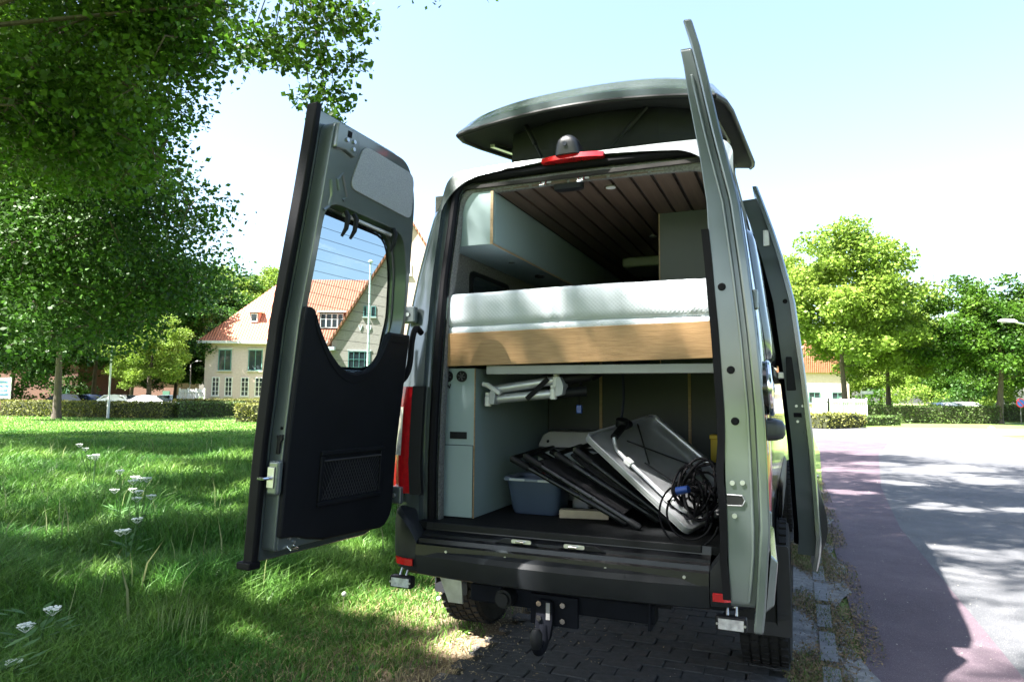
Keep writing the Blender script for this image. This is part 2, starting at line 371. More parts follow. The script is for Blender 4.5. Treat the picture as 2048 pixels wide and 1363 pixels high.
# sill and step between floor and bumper
sl = G()
prof = [(-.005, .80), (-.012, .765), (-.05, .752), (-.055, .74), (-.085, .735), (-.09, .715), (-.115, .71), (-.118, .66), (-.02, .66)]
for i, xs in enumerate([(-.665, -.66), ]): pass
sl.loft([[(x, y, z) for y, z in prof] for x in np.linspace(-.70, .70, 5)], closed=True, cap0=True, cap1=True)
add('door_sill', sl, pm('sill_plastic', (.008, .009, .011), .3, var=.3, scale=9, bump=.06, bscale=120, spec=.4), VAN, smooth=True, ang=25)
for x0, x1 in ((-.30, -.08), (.02, .25)):
    add('sill_rib', G().prism([(x0, .742), (x0+.05, .768), (x1-.05, .768), (x1, .742)], lambda p, q, h: (p, h, q), -.062, -.048), BLACKPL, VAN, bevel=.004)
for x in (-.16, .10):
    k = add('sill_latch', G().prism(rounded([(x-.05, .748), (x+.05, .748), (x+.05, .766), (x-.05, .766)], .008), lambda p, q, h: (p, h, q), -.066, -.06), STEEL, VAN)
    add('striker', G().tube([(x-.02, -.064, .757), (x-.02, -.082, .757), (x+.015, -.082, .757), (x+.015, -.064, .757)], .005, 8), CHROME, k)
for x in (-.53, -.22, .26, .60): add('sill_screw', G().tube([(x, -.116, .688), (x, -.121, .688)], .007, 10), STEEL, VAN)
# bumper
def bsec(x, top, yb, dz=0):
    return [(x, yb+.12, top), (x, yb+.03, top), (x, yb+.004, top-.012), (x, yb-.008, top-.035), (x, yb-.004, .62), (x, yb+.012, .565), (x, yb+.05, .55), (x, yb+.15, .55), (x, yb+.16, .6)]
xs = np.linspace(-.70, .70, 15)
add('bumper', G().loft([bsec(x, .692, -.155+.05*(abs(x)/.7)**2) for x in xs], closed=True, cap0=True, cap1=True), BUMP, VAN, smooth=True, ang=28)
for s in (-1, 1):
    st = []
    for k, (x, top, y) in enumerate([(.703, .735, -.105), (.75, .80, -.10), (.80, .84, -.085), (.85, .86, -.05), (.885, .868, .0), (.905, .868, .06), (.918, .86, .2), (.925, .80, .45), (.925, .72, .62)]):
        d = Vector((.0, 1, 0)) if k < 2 else Vector((-min(1, (k-1)*.25), max(0, 1-(k-1)*.22), 0)).normalized()
        P = lambda a, z: (s*(x + d.x*a), y + d.y*a, z)
        st.append([P(.10, top), P(.02, top), P(.0, top-.02), P(-.006, top-.08), P(-.004, .64), P(.012, .575), P(.05, .55), P(.12, .55)])
    cp = add('bumper_corner', G().loft(st, closed=True, cap0=True, cap1=True), BUMP, VAN, smooth=True, ang=35)
    rx = [(.715, -.1145), (.76, -.112), (.815, -.092), (.832, -.077)]
    add('reflector', G().loft([[(s*x, y-.001, .60), (s*x, y-.008, .603), (s*x, y-.008, .632), (s*x, y-.001, .636)] for x, y in rx], closed=True, cap0=True, cap1=True), REDL, cp)
    # work light under the bumper
    wl = add('work_light', G().bx(s*.785-.062, s*.785+.062, -.115, -.07, .487, .545), BLACKPL, VAN, bevel=.008)
    add('lens', G().bx(s*.785-.05, s*.785+.05, -.1185, -.1155, .495, .537), CLEARL, wl)
    for k in (-1, 1): add('screw', G().tube([(s*.785+k*.055, -.115, .516), (s*.785+k*.055, -.1195, .516)], .005, 8), STEEL, wl)
    add('bracket', G().tube([(s*.785-.015, -.09, .545), (s*.785-.015, -.07, .575), (s*.785+.02, -.07, .575), (s*.785+.02, -.09, .545)], .006, 8), STEEL, wl)
# tail lamps
for s in (-1, 1):
    P = lambda x, y, z: (s*x, y, z)
    zs = np.linspace(.935, 1.487, 10)
    lamp = add('tail_lamp', G().loft([[P(hw(z)-.13, Yr(z)-.006, z), P(hw(z)-.075, Yr(z)-.012, z), P(hw(z)-.03, Yr(z)+.002, z), P(hw(z)-.004, Yr(z)+.035, z), P(hw(z)+.006, Yr(z)+.10, z), P(hw(z)+.004, Yr(z)+.16, z), P(hw(z)-.05, Yr(z)+.16, z), P(hw(z)-.13, Yr(z)+.03, z)] for z in zs], closed=True, cap0=True, cap1=True), REDL, VAN, smooth=True, ang=40)
    zs = np.linspace(1.13, 1.38, 7)
    add('reversing_lens', G().loft([[P(hw(z)-.085, Yr(z)-.016, z), P(hw(z)-.045-.02*i/6, Yr(z)-.012, z)] for i, z in enumerate(zs)], closed=False), CLEARL, lamp)
    zs = np.linspace(.93, 1.49, 8)
    add('housing', G().loft([[P(hw(z)-.19, Yr(z)+.006, z), P(hw(z)-.128, Yr(z)-.009, z), P(hw(z)-.128, Yr(z)+.03, z), P(hw(z)-.19, Yr(z)+.03, z)] for z in zs], closed=True, cap0=True, cap1=True), BLACKPL, lamp)
# hinges on the left pillar
for z in (.925, 1.87):
    hg = add('door_hinge', G().bx(-hw(z)-.012, -hw(z)+.09, Yr(z)-.035, Yr(z)+.004, z-.045, z+.045), PAINTIN, VAN, bevel=.01)
    add('hinge_strap', G().bx(-hw(z)-.03, -hw(z)+.015, Yr(z)-.10, Yr(z)-.03, z-.035, z+.035), PAINTIN, hg, bevel=.006)
    add('bolt', G().tube([(-hw(z)+.05, Yr(z)-.034, z), (-hw(z)+.05, Yr(z)-.044, z)], .012, 6), STEEL, hg)
    hr = add('door_hinge', G().bx(hw(z)-.09, hw(z)+.012, Yr(z)-.035, Yr(z)+.004, z-.045, z+.045), PAINTIN, VAN, bevel=.01)
# loop of cable conduit between the left pillar and door
add('cable_conduit', G().tube(smooth_curve([(-.77, .02, 1.77), (-.775, -.03, 1.79), (-.785, -.05, 1.72), (-.79, -.06, 1.6), (-.81, -.075, 1.53), (-.86, -.09, 1.50), (-.905, -.10, 1.53), (-.925, -.10, 1.62), (-.93, -.09, 1.72)], 6), .016, 10), RUBBER, VAN, smooth=True)
# third brake lamp and reversing camera
zb3 = 2.705
bl = add('high_brake_lamp', G().loft([[(x, Yr(z)-.012-.03*(1-(x/.17)**2), z) if k < 2 else (x, Yr(z)+.03, z) for k, z in enumerate((2.672, 2.70, 2.70, 2.672))] for x in np.linspace(-.165, .17, 9)], closed=True, cap0=True, cap1=True), REDL, VAN, smooth=True)
cam_h = [[(-.085+.015*t+.03*t**6+x, .16-.02*t+.03*t**6+y, 2.695+.10*t) for x, y in rounded([(0, 0), (.14-.03*t-.06*t**6, 0), (.14-.03*t-.06*t**6, .15-.03*t-.06*t**6), (0, .15-.03*t-.06*t**6)], .045)] for t in (0, .3, .55, .75, .88, .96, 1)]
rc = add('reversing_camera', G().loft(cam_h, cap0=True, cap1=True), pm('camera_housing', (.006, .008, .012), .45, var=.1), VAN, smooth=True, ang=50)
add('lens', G().tube([(-.02, .165, 2.745), (-.02, .146, 2.743)], .012, 12), pm('lens_black', (.005, .005, .006), .05), rc)
# roof rail at the rear edge
0 and add('roof_gutter', G().tube([(x, Yr(2.70)+.02+.0, 2.722+.035*(1-(x/.62)**2)) for x in np.linspace(-.62, .62, 12)], .014, 8), PAINT, VAN, smooth=True)
# pop top: shell, rim, canvas, struts
pt_rows = []
def shell_pt(y, s): pass
def poptop():
    sl_ = .205
    loops = []; rims = []
    ys = [.30, .325, .36, .45, .7, 1.1, 1.8, 2.6, 3.0, 3.3, 3.5]
    for k, y in enumerate(ys):
        zb_ = 2.962 + (y-.30)*sl_
        end = min((y-.30)/.25, (3.5-y)/.3, 1.0); cr = float(np.interp(y, [.30, .325, .36, .45, .7, 1.1, 3.0, 3.3, 3.5], [.012, .055, .09, .125, .16, .19, .19, .14, 0]))
        half = .765 - .05*(1-min(1, (y-.3)/.2)) - .05*(1-min(1, (3.5-y)/.3))
        L = []
        for t in np.linspace(-1, 1, 25):
            zz = (1-abs(t)**4.5)**.5
            L.append((half*t*(1 if abs(t) < .98 else 1), y - (.05*(1-t*t) if k == 0 else 0), zb_ + .06*(1-t*t) + cr*zz*1.0 + (.0 if abs(t) < 1 else 0)))
        loops.append(L)
    top = G().loft(loops, closed=False)
    base = [[(x, y, 2.962+(max(y, .26)-.30)*sl_ + .06*(1-(x/.77)**2) - .03) for x, y, z in L] for L in loops]
    # skirt and underside
    rim = G().loft([loops[0], base[0]], closed=False)
    rim.loft([[L[0] for L in loops], [b[0] for b in base]], closed=False); rim.loft([[L[-1] for L in loops], [b[-1] for b in base]], closed=False)
    und = G().loft(base, closed=False)
    return top, rim, und, base
top, rim, und, base = poptop()
pt = add('pop_top', top, PAINT, VAN, smooth=True, ang=45)
add('rim', rim, PAINT, pt, smooth=True)
add('underside_liner', und, CANVAS, pt, smooth=True)
add('edge_trim', G().tube([b for b in base[0]], .014, 8), BLACKPL, pt, smooth=True)
add('edge_trim', G().tube([b[0] for b in base], .014, 8), BLACKPL, pt, smooth=True)
add('edge_trim', G().tube([b[-1] for b in base], .014, 8), BLACKPL, pt, smooth=True)
def zpt(x, y): return 2.962+(y-.30)*.205+.06*(1-(x/.77)**2)-.032
cv = G()
lo, hi = [], []
path = [(-.50, .62), (-.2, .50), (.1, .48), (.4, .50), (.58, .62), (.60, 1.2), (.60, 2.0), (.60, 3.2), (-.56, 3.2), (-.56, 2.0), (-.54, 1.2), (-.50, .62)]
cv.loft([[(x, y, 2.70) for x, y in path], [(x*1.01, y-.015, 2.70+(zpt(x, y)-2.70)*.5) for x, y in path], [(x, y, zpt(x, y)) for x, y in path]], closed=False)
add('canvas', cv, CANVAS, pt)
for x0, x1 in ((-.22, -.36), (.12, .34)):
    add('lift_strut', G().tube([(x0, .40, 2.745), ((x0+x1)/2, .44, 2.745+(zpt(x1, .47)-2.745)*.5)], .008, 8).tube([((x0+x1)/2, .44, 2.745+(zpt(x1, .47)-2.745)*.5), (x1, .47, zpt(x1, .47))], .013, 8), BLACKPL, pt)
for s in (-1, 1):
    add('side_rail', G().box((s*.66, 1.2, zpt(.66, 1.2)-.02), (.03, 1.1, .02), Matrix.Rotation(math.atan(.205), 3, 'X')), STEEL, pt)
    add('scissor_arm', G().tube([(s*.64, .9, 2.71), (s*.66, 1.5, zpt(.66, 1.5)-.03)], .014, 8), BLACKPL, pt)
# ---------------------------------------------------------------- rear doors
def make_door(side, theta, LZ, LV):
    t = R(theta); sx = -1 if side == 'L' else 1
    pv = Vector((sx*.93, 0, 0)); d = Vector((-sx*math.cos(t), -math.sin(t), 0)); n = Vector((-sx*math.sin(t), math.cos(t), 0))
    def f(u, w_, z):
        k = float(np.interp(z, LZ, LV)); p = pv + d*u + n*(k+w_); return (p.x, p.y, z)
    return f
def star(poly, c, angs):
    out = []
    k = len(poly)
    for a in angs:
        dx, dz = math.cos(a), math.sin(a); best = None
        for i in range(k):
            x1, y1 = poly[i][0]-c[0], poly[i][1]-c[1]; x2, y2 = poly[(i+1) % k][0]-c[0], poly[(i+1) % k][1]-c[1]
            den = dx*(y2-y1) - dz*(x2-x1)
            if abs(den) < 1e-12: continue
            tt = (x1*(y2-y1) - y1*(x2-x1))/den; ss = (x1*dz - y1*dx)/den
            if tt > 0 and -1e-6 <= ss <= 1+1e-6 and (best is None or tt < best): best = tt
        out.append((c[0]+dx*best, c[1]+dz*best))
    return out
def shell(outer, hole, c, w0, w1, rad=6):
    """plate with a hole, in (u, w, z)"""
    angs = sorted({round(math.atan2(q[1]-c[1], q[0]-c[0]), 5) for q in outer+hole} | {round(-math.pi+2*math.pi*i/72, 5) for i in range(72)})
    A = star(outer, c, angs); B = star(hole, c, angs)
    lerp = lambda t: [(b[0]+(a[0]-b[0])*t, b[1]+(a[1]-b[1])*t) for a, b in zip(A, B)]
    loops = [[(u, w0, z) for u, z in lerp(i/rad)] for i in range(rad+1)] + [[(u, w1, z) for u, z in lerp(1-i/rad)] for i in range(rad+1)]
    loops.append(loops[0])
    return G().loft(loops)
OUT_R = rounded([(.90, .735), (.90, 2.685), (.70, 2.665), (.31, 2.62), (.215, 2.45), (.15, 2.10), (.10, 1.80), (.06, 1.50), (.05, .90), (.14, .745)], [.01, .01, .1, .07, .1, .05, .05, .05, .05, .08])
OUT_L = rounded([(.90, .755), (.90, 2.615), (.31, 2.60), (.215, 2.45), (.15, 2.10), (.10, 1.80), (.06, 1.50), (.05, .90), (.14, .745)], [.01, .03, .07, .1, .05, .05, .05, .05, .08])
INN_R = rounded([(.868, .80), (.868, 2.60), (.80, 2.625), (.34, 2.575), (.25, 2.42), (.19, 2.10), (.14, 1.80), (.10, 1.50), (.09, .92), (.17, .80)], [.02, .015, .02, .07, .1, .05, .05, .05, .05, .07])
def thick(z): return float(np.interp(z, [.8, .95, 1.12, 1.2, 1.3, 1.5, 1.75, 2.0, 2.25, 2.45, 2.62], [.10, .126, .126, .132, .122, .119, .114, .106, .082, .074, .062]))
INN_L = rounded([(.868, .80), (.868, 2.57), (.34, 2.555), (.25, 2.42), (.19, 2.10), (.14, 1.80), (.10, 1.50), (.09, .92), (.17, .80)], [.02, .05, .07, .1, .05, .05, .05, .05, .07])
HOLE = rounded([(.83, 1.55), (.83, 2.235), (.30, 2.215), (.22, 2.05), (.17, 1.82), (.2, 1.56)], [.1, .09, .08, .06, .05, .12])
HOLEO = rounded([(.835, 1.54), (.835, 2.245), (.29, 2.225), (.21, 2.05), (.16, 1.82), (.19, 1.55)], [.1, .09, .08, .06, .05, .12])
def rear_door(side, theta, LZ, LV):
    f = make_door(side, theta, LZ, LV)
    OUT = OUT_L if side == 'L' else OUT_R
    dr = add('rear_door', shell(OUT, HOLE, (.5, 1.9), 0, .028).xf(f), PAINT, VAN, smooth=True, ang=50, bevel=.006)
    fi = f if side == 'L' else (lambda u, w_, z: f(u, w_ if w_ < .03 else thick(z), z))
    add('inner_frame', shell(INN_L if side == 'L' else INN_R, HOLEO, (.5, 1.9), .0285, .098).xf(fi), PAINTIN, dr, smooth=True, ang=50, bevel=.012, seg=3)
    gl = rounded([(.86, 1.52), (.86, 2.265), (.28, 2.245), (.19, 2.05), (.14, 1.80), (.17, 1.52)], .08)
    angs = [2*math.pi*i/60-math.pi for i in range(60)]
    pane = star(gl, (.5, 1.9), angs)
    gp_ = G(); nr = 4
    gp_.loft([[(.5+(u-.5)*k/nr, -.004, 1.9+(z-1.9)*k/nr) for u, z in pane] for k in range(1, nr+1)], cap0=True)
    pn = add('rear_window', gp_.xf(f), GLASST, dr, smooth=True)
    # dark ceramic border of the pane
    ho = star(HOLEO, (.5, 1.9), angs); bi = [(.5+(u-.5)*.93, 1.9+(z-1.9)*.93) for u, z in ho]
    add('window_border', G().loft([[(u, .0005, z) for u, z in bi], [(u, .0005, z) for u, z in star(HOLE, (.5, 1.9), angs)]]).xf(f), RUBBER, pn)
    dl = G()
    for i in range(13):
        z = 1.60 + i*.047
        dl.tube([f(u, -.001, z) for u in np.linspace(.20, .82, 6)], .0011, 4, cap=False)
    add('defroster_wire', dl, pm('wire_brown', (.03, .02, .015), .6), pn)
    return f, dr
LZ_L = ([.5, .75, 1.2, 1.74, 2.0, 2.24, 2.45, 2.62, 2.8], [-.03, -.03, 0, .065, .118, .165, .203, .23, .25])
LZ_R = ([.5, .75, .87, .99, 1.2, 1.4, 1.65, 1.87, 2.06, 2.29, 2.41, 2.56, 2.68, 2.8], [.03, .022, .006, -.004, 0, .006, .024, .046, .068, .119, .143, .172, .205, .25])
fL, DL = rear_door('L', 94, *LZ_L)
fR, DR = rear_door('R', 92.5, *LZ_R)
def pgrid(bot, top, u0, u1, nu, nz, wa, wb):
    """solid trim panel between two curves bot(u), top(u), in (u,w,z)"""
    us = np.linspace(u0, u1, nu)
    fr = [[(u, wb, bot(u)+(top(u)-bot(u))*j/nz) for j in range(nz+1)] for u in us]
    bk = [[(u, wa, z) for u, _, z in row] for row in fr]
    return G().loft([f_ + b_[::-1] for f_, b_ in zip(fr, bk)], closed=True, cap0=True, cap1=True)
tu = [.11, .16, .161, .275, .285, .30, .33, .37, .42, .497, .56, .62, .683, .74, .78, .80, .815, .866]
tz = [1.745, 1.745, 1.745, 1.745, 1.74, 1.69, 1.63, 1.585, 1.555, 1.54, 1.547, 1.575, 1.625, 1.69, 1.745, 1.78, 1.80, 1.80]
bu = [.11, .125, .16, .20, .6, .70, .77, .81, .85, .866]; bz = [.90, .84, .80, .79, .805, .825, .845, .85, .852, .86]
tp = add('trim_panel', pgrid(lambda u: float(np.interp(u, bu, bz)), lambda u: float(np.interp(u, tu, tz)), .112, .862, 44, 14, .09, .122).xf(fL), TRIM, DL, smooth=True, ang=50, bevel=.008)
# shiny upper lip along the window dip
lip = []
for u in np.linspace(.165, .80, 36):
    z = float(np.interp(u, tu, tz)); lip.append([fL(u, .10, z+.002), fL(u, .128, z-.012), fL(u, .126, z-.045), fL(u, .10, z-.05)])
add('window_lip', G().loft(lip, closed=True, cap0=True, cap1=True), TRIM, tp, smooth=True)
# net pocket
def frame_uw(f, u0, u1, z0, z1, t, wa, wb):
    g = G()
    for (a, b, c, d_) in ((u0, u1, z0, z0+t), (u0, u1, z1-t, z1), (u0, u0+t, z0+t, z1-t), (u1-t, u1, z0+t, z1-t)):
        g.bx(a, b, wa, wb, c, d_)
    return g.xf(f)
pk = add('pocket_frame', frame_uw(fL, .23, .67, .955, 1.195, .022, .118, .134), TRIM, tp, bevel=.005)
nt_ = G()
for i in range(22):
    a = .255 + i*.0185
    for sgn in (1, -1):
        b = a + sgn*.10
        lo_, hi_ = (a, .98), (b, 1.15)
        if hi_[0] < .255:
            k = (.255-a)/(b-a); hi_ = (.255, .98+.17*k)
        if hi_[0] > .645:
            k = (.645-a)/(b-a); hi_ = (.645, .98+.17*k)
        nt_.tube([fL(lo_[0], .1275, lo_[1]), fL(hi_[0], .1275, hi_[1])], .0012, 4, cap=False)
nt_.tube([fL(.25, .132, 1.152), fL(.65, .132, 1.152)], .004, 6)
add('elastic_net', nt_, pm('net_cord', (.03, .03, .035), .8), tp)
# felt board, bracket, bolts, blind hooks on the left door
add('felt_board', G().prism(rounded([(.675, 2.525), (.29, 2.505), (.255, 2.295), (.725, 2.325)], .05, 6), lambda p, q, h: fL(p, h, q), .097, .106), FELTD, DL, bevel=.003)
br = add('latch_bracket', G().prism(rounded([(.858, 2.56), (.75, 2.55), (.715, 2.50), (.73, 2.445), (.80, 2.46), (.858, 2.45)], .015), lambda p, q, h: fL(p, h, q), .09, .118), PAINTIN, DL, bevel=.006)
add('rod_hole', G().bx(.775, .80, .1185, .1195, 2.515, 2.54).xf(fL), RUBBER, br)
for u, z in ((.80, 2.50), (.755, 2.475), (.757, 2.505)):
    add('bolt', G().tube([fL(u, .117, z), fL(u, .126, z)], .009, 6), STEEL, br)
for pts in ([(.78, 2.30), (.80, 2.34), (.775, 2.37), (.72, 2.285), (.745, 2.265)], [(.835, 2.33), (.815, 2.27), (.82, 2.22), (.845, 2.20)]):
    add('pressed_rib', G().tube([fL(u, .097, z) for u, z in pts], .008, 8), PAINTIN, DL, smooth=True)
hb = add('blind_rail', G().tube([fL(.71, .085, 2.215), fL(.37, .085, 2.20)], .009, 8), ALU, DL, smooth=True)
for u in (.715, .66, .375):
    add('blind_hook', G().tube([fL(u, .10, 2.225), fL(u, .118, 2.20), fL(u+.004, .122, 2.15), fL(u+.01, .11, 2.115)], [.011, .012, .010, .006], 8), BLACKPL, hb, smooth=True)
# free edge: black seal, latch, handle rod, foot
def edge_strip(f, u0, u1, wa, wb, z0, z1, n=24):
    return G().loft([[f(u0, wa, z), f(u1, wa, z), f(u1, wb, z), f(u0, wb, z)] for z in np.linspace(z0, z1, n)], closed=True, cap0=True, cap1=True)
add('edge_seal', edge_strip(fL, .893, .925, -.012, .046, .75, 2.63), RUBBER, DL, smooth=True, bevel=.008)
add('seal_foot', G().bx(.885, .945, -.025, .05, .735, .765).xf(fL), RUBBER, DL, bevel=.006)
la = add('door_latch', G().bx(.868, .90, .055, .115, 1.03, 1.17).xf(fL), PAINTIN, DL, bevel=.012, seg=3)
add('latch_plate', G().bx(.9005, .906, .062, .10, 1.06, 1.145).xf(fL), STEEL, la, bevel=.003)
add('latch_bolt', G().tube([fL(.90, .08, 1.10), fL(.935, .075, 1.10), fL(.94, .05, 1.10)], .007, 8), CHROME, la, smooth=True)
add('release_lever', G().prism([(.062, 1.27), (.095, 1.275), (.098, 1.255), (.088, 1.24), (.088, 1.195), (.07, 1.195), (.07, 1.25)], lambda p, q, h: fL(h, p, q), .869, .878), BLACKPL, DL, bevel=.003)
add('grommet', G().tube([fL(.868, .08, 1.30), fL(.871, .08, 1.30)], .007, 10), RUBBER, DL)
lb = add('lower_bracket', G().prism(rounded([(.858, .87), (.72, .86), (.60, .812), (.858, .803)], .01), lambda p, q, h: fL(p, h, q), .0965, .106), PAINTIN, DL, bevel=.003)
for u, z in ((.80, .845), (.77, .825), (.745, .84)): add('bolt', G().tube([fL(u, .105, z), fL(u, .114, z)], .007, 6), STEEL, lb)
add('hook_bolt', G().tube([fL(.80, .10, .815), fL(.80, .125, .80), fL(.765, .125, .80), fL(.765, .10, .815)], .006, 8), CHROME, lb)
# right door, free edge towards the camera
add('edge_seal', G().loft([[fR(.80, thick(z)-.001, z), fR(.874, thick(z)-.001, z), fR(.874, thick(z)+.022, z), fR(.80, thick(z)+.022, z)] for z in np.linspace(.82, 1.98, 30)], closed=True, cap0=True, cap1=True), RUBBER, DR, smooth=True)
add('edge_flange', edge_strip(fR, .855, .884, .044, .054, .82, 2.50), PAINTIN, DR, smooth=True, bevel=.004)
0 and add('edge_step', G().prism(rounded([(.10, 2.50), (.10, 2.36), (.09, 2.34), (.045, 2.5), (.045, 2.60)], .008), lambda p, q, h: fR(h, p, q), .80, .873), PAINTIN, DR, bevel=.004)
for z in (1.79, 1.525, 1.365):
    add('rubber_plug', G().tube([fR(.865, .088, z), fR(.873, .088, z)], .0125, 18), RUBBER, DR, smooth=True, bevel=.003)
ls = add('latch_slot', G().prism(rounded([(.123, 1.105), (.123, 1.14), (.078, 1.137), (.07, 1.123), (.078, 1.108)], .004), lambda p, q, h: fR(h, p, q), .862, .8735), pm('slot_dark', (.01, .01, .01), .6), DR)
add('slot_rim', G().tube([fR(.8735, w_, z) for w_, z in ((.122, 1.106), (.078, 1.107), (.07, 1.123), (.078, 1.138), (.122, 1.139))], .0022, 6), STEEL, ls)
for w_, z in ((.105, 1.175), (.075, 1.177), (.102, 1.075)):
    add('bolt', G().tube([fR(.866, w_, z), fR(.875, w_, z)], .0075, 12), STEEL, ls, smooth=True)
for (w_, z, r_) in ((.085, 1.19, .02), (.10, 1.055, .026)):
    0 and add('grease_mark', G().tube([fR(.8683, w_, z), fR(.8689, w_, z)], r_, 14), pm('worn_grease', (.42, .44, .30), .5, var=.3, scale=60), DR)
# badge with ring and three pointed star, and pull handle, on the outer skin of the right door
bd = add('badge', G().tube([fR(.80, -.001, 1.47), fR(.80, -.018, 1.47)], .085, 32), pm('badge_black', (.01, .01, .012), .15), DR, smooth=True)
add('badge_ring', G().tube([fR(.80+.08*math.cos(a), -.022, 1.47+.08*math.sin(a)) for a in np.linspace(0, 2*math.pi, 33)[:-1]], .009, 8, closed=True), CHROME, bd, smooth=True)
sg = G()
for k in range(3):
    a = R(90+120*k)
    sg.tube([fR(.80, -.027, 1.47), fR(.80+.08*math.cos(a), -.02, 1.47+.08*math.sin(a))], [.016, .003], 4)
add('badge_star', sg, CHROME, bd)
ph = add('pull_handle', G().loft([[fR(u, w_, z) for u, z in rounded([(.70+e, 1.305+e), (.86-e, 1.305+e), (.86-e, 1.375-e), (.70+e, 1.375-e)], .02)] for w_, e in ((-.001, .0), (-.03, .002), (-.05, .008), (-.058, .02))], cap1=True), pm('handle_black', (.02, .025, .03), .35), DR, smooth=True, ang=50)
add('handle_recess', G().loft([[fR(u, -.003, z) for u, z in rounded([(.66, 1.25), (.88, 1.25), (.88, 1.43), (.66, 1.43)], .07)]]*1 + [[fR(u, -.006, z) for u, z in rounded([(.68, 1.265), (.87, 1.265), (.87, 1.415), (.68, 1.415)], .06)]], cap1=True), PAINT, DR, smooth=True)
# crease on the skin low down
add('lower_moulding', G().loft([[fR(u, -.001, z) for u, z in ((.30, .97), (.895, .97), (.895, .80), (.30, .80))], [fR(u, -.022, z) for u, z in ((.32, .95), (.89, .95), (.89, .82), (.32, .82))]], cap1=True), PAINT, DR, bevel=.006)
# ---------------------------------------------------------------- right flank: window bulge, sliding door, cladding
add('flank_window', G().loft([[(hw(z)+.002+o, y, z) for y, z in rounded([(.42+e, 1.63+e), (1.9-e, 1.63+e), (1.9-e, 2.30-e), (.42+e, 2.30-e)], .10)] for o, e in ((0, 0), (.02, .012), (.03, .05))], cap1=True), PAINT, VAN, smooth=True, ang=60)
for s in (-1, 1):
    add('side_cladding', G().loft([[(s*(hw(.7)+.004), y, .56), (s*(hw(.7)+.025), y, .60), (s*(hw(.8)+.025), y, .84), (s*(hw(.85)+.004), y, .88)] for y in (1.55, 2.5, 3.5, 4.4)], closed=True, cap0=True, cap1=True), BUMP, VAN, smooth=True)
    add('side_marker', G().bx(s*.932-.004, s*.932+.004, .36, .41, .745, .765), AMBER, VAN)
add('slide_rail', G().bx(.925, .955, .5, 2.3, 1.555, 1.60), BLACKPL, VAN, bevel=.004)
SX = ([.38, .45, .505, .645, .75, .867, 1.148, 1.578, 2.02, 2.3, 2.48, 2.62, 2.74], [1.125, 1.14, 1.158, 1.172, 1.166, 1.161, 1.148, 1.111, 1.063, 1.0, .949, .905, .865])
sxo = lambda z: float(np.interp(z, *SX))
zs = np.linspace(.47, 2.73, 26)
sd_ = add('sliding_door', G().loft([[(sxo(z)-.01, 1.2, z), (sxo(z), 1.215, z), (sxo(z), 2.44, z), (sxo(z)-.01, 2.45, z), (sxo(z)-.03, 2.45, z), (sxo(z)-.03, 1.2, z)] for z in zs], closed=True, cap0=True, cap1=True), PAINT, VAN, smooth=True, ang=40)
zs = np.linspace(.55, 2.66, 24)
add('inner_frame', G().loft([[(sxo(z)-.0305, 1.225, z), (sxo(z)-.0305, 2.43, z), (sxo(z)-.12, 2.41, z), (sxo(z)-.12, 1.245, z)] for z in zs], closed=True, cap0=True, cap1=True), PAINTIN, sd_, smooth=True, ang=40)
add('inner_trim', G().loft([[(sxo(z)-.1205, 1.26, z), (sxo(z)-.1205, 2.39, z), (sxo(z)-.145, 2.36, z), (sxo(z)-.145, 1.30, z)] for z in np.linspace(.6, 2.45, 20)], closed=True, cap0=True, cap1=True), TRIM, sd_, smooth=True)
add('sill_cladding', G().loft([[(sxo(z)+.001, 1.22, z), (sxo(z)+.035*math.sin((z-.56)/.36*math.pi)+.002, 1.24, z), (sxo(z)+.035*math.sin((z-.56)/.36*math.pi)+.002, 2.42, z), (sxo(z)+.001, 2.44, z)] for z in np.linspace(.56, .92, 9)], closed=True, cap0=True, cap1=True), BLACKPL, sd_, smooth=True)
add('roller_arm', G().bx(.955, 1.04, 1.26, 1.32, 1.56, 1.60), STEEL, sd_, bevel=.006)
add('roller_plate', G().bx(1.005, 1.075, 1.232, 1.2445, 1.49, 1.69), BLACKPL, sd_, bevel=.004)
add('rubber_plug', G().tube([(sxo(2.02)-.055, 1.236, 2.02), (sxo(2.02)-.055, 1.226, 2.02)], .014, 14), RUBBER, sd_)
add('latch_slot', G().bx(1.04, 1.085, 1.229, 1.2375, 1.335, 1.36), RUBBER, sd_)
add('latch_slot', G().bx(1.09, 1.10, 1.229, 1.2345, 1.24, 1.30), RUBBER, sd_)
for x, z in ((1.055, 1.40), (1.09, 1.40), (1.06, 1.31)): add('bolt', G().tube([(x, 1.237, z), (x, 1.226, z)], .008, 8), STEEL, sd_)
hk = add('upper_catch', G().bx(sxo(2.42)-.075, sxo(2.42)-.035, 1.222, 1.235, 2.36, 2.46), STEEL, sd_, bevel=.005)
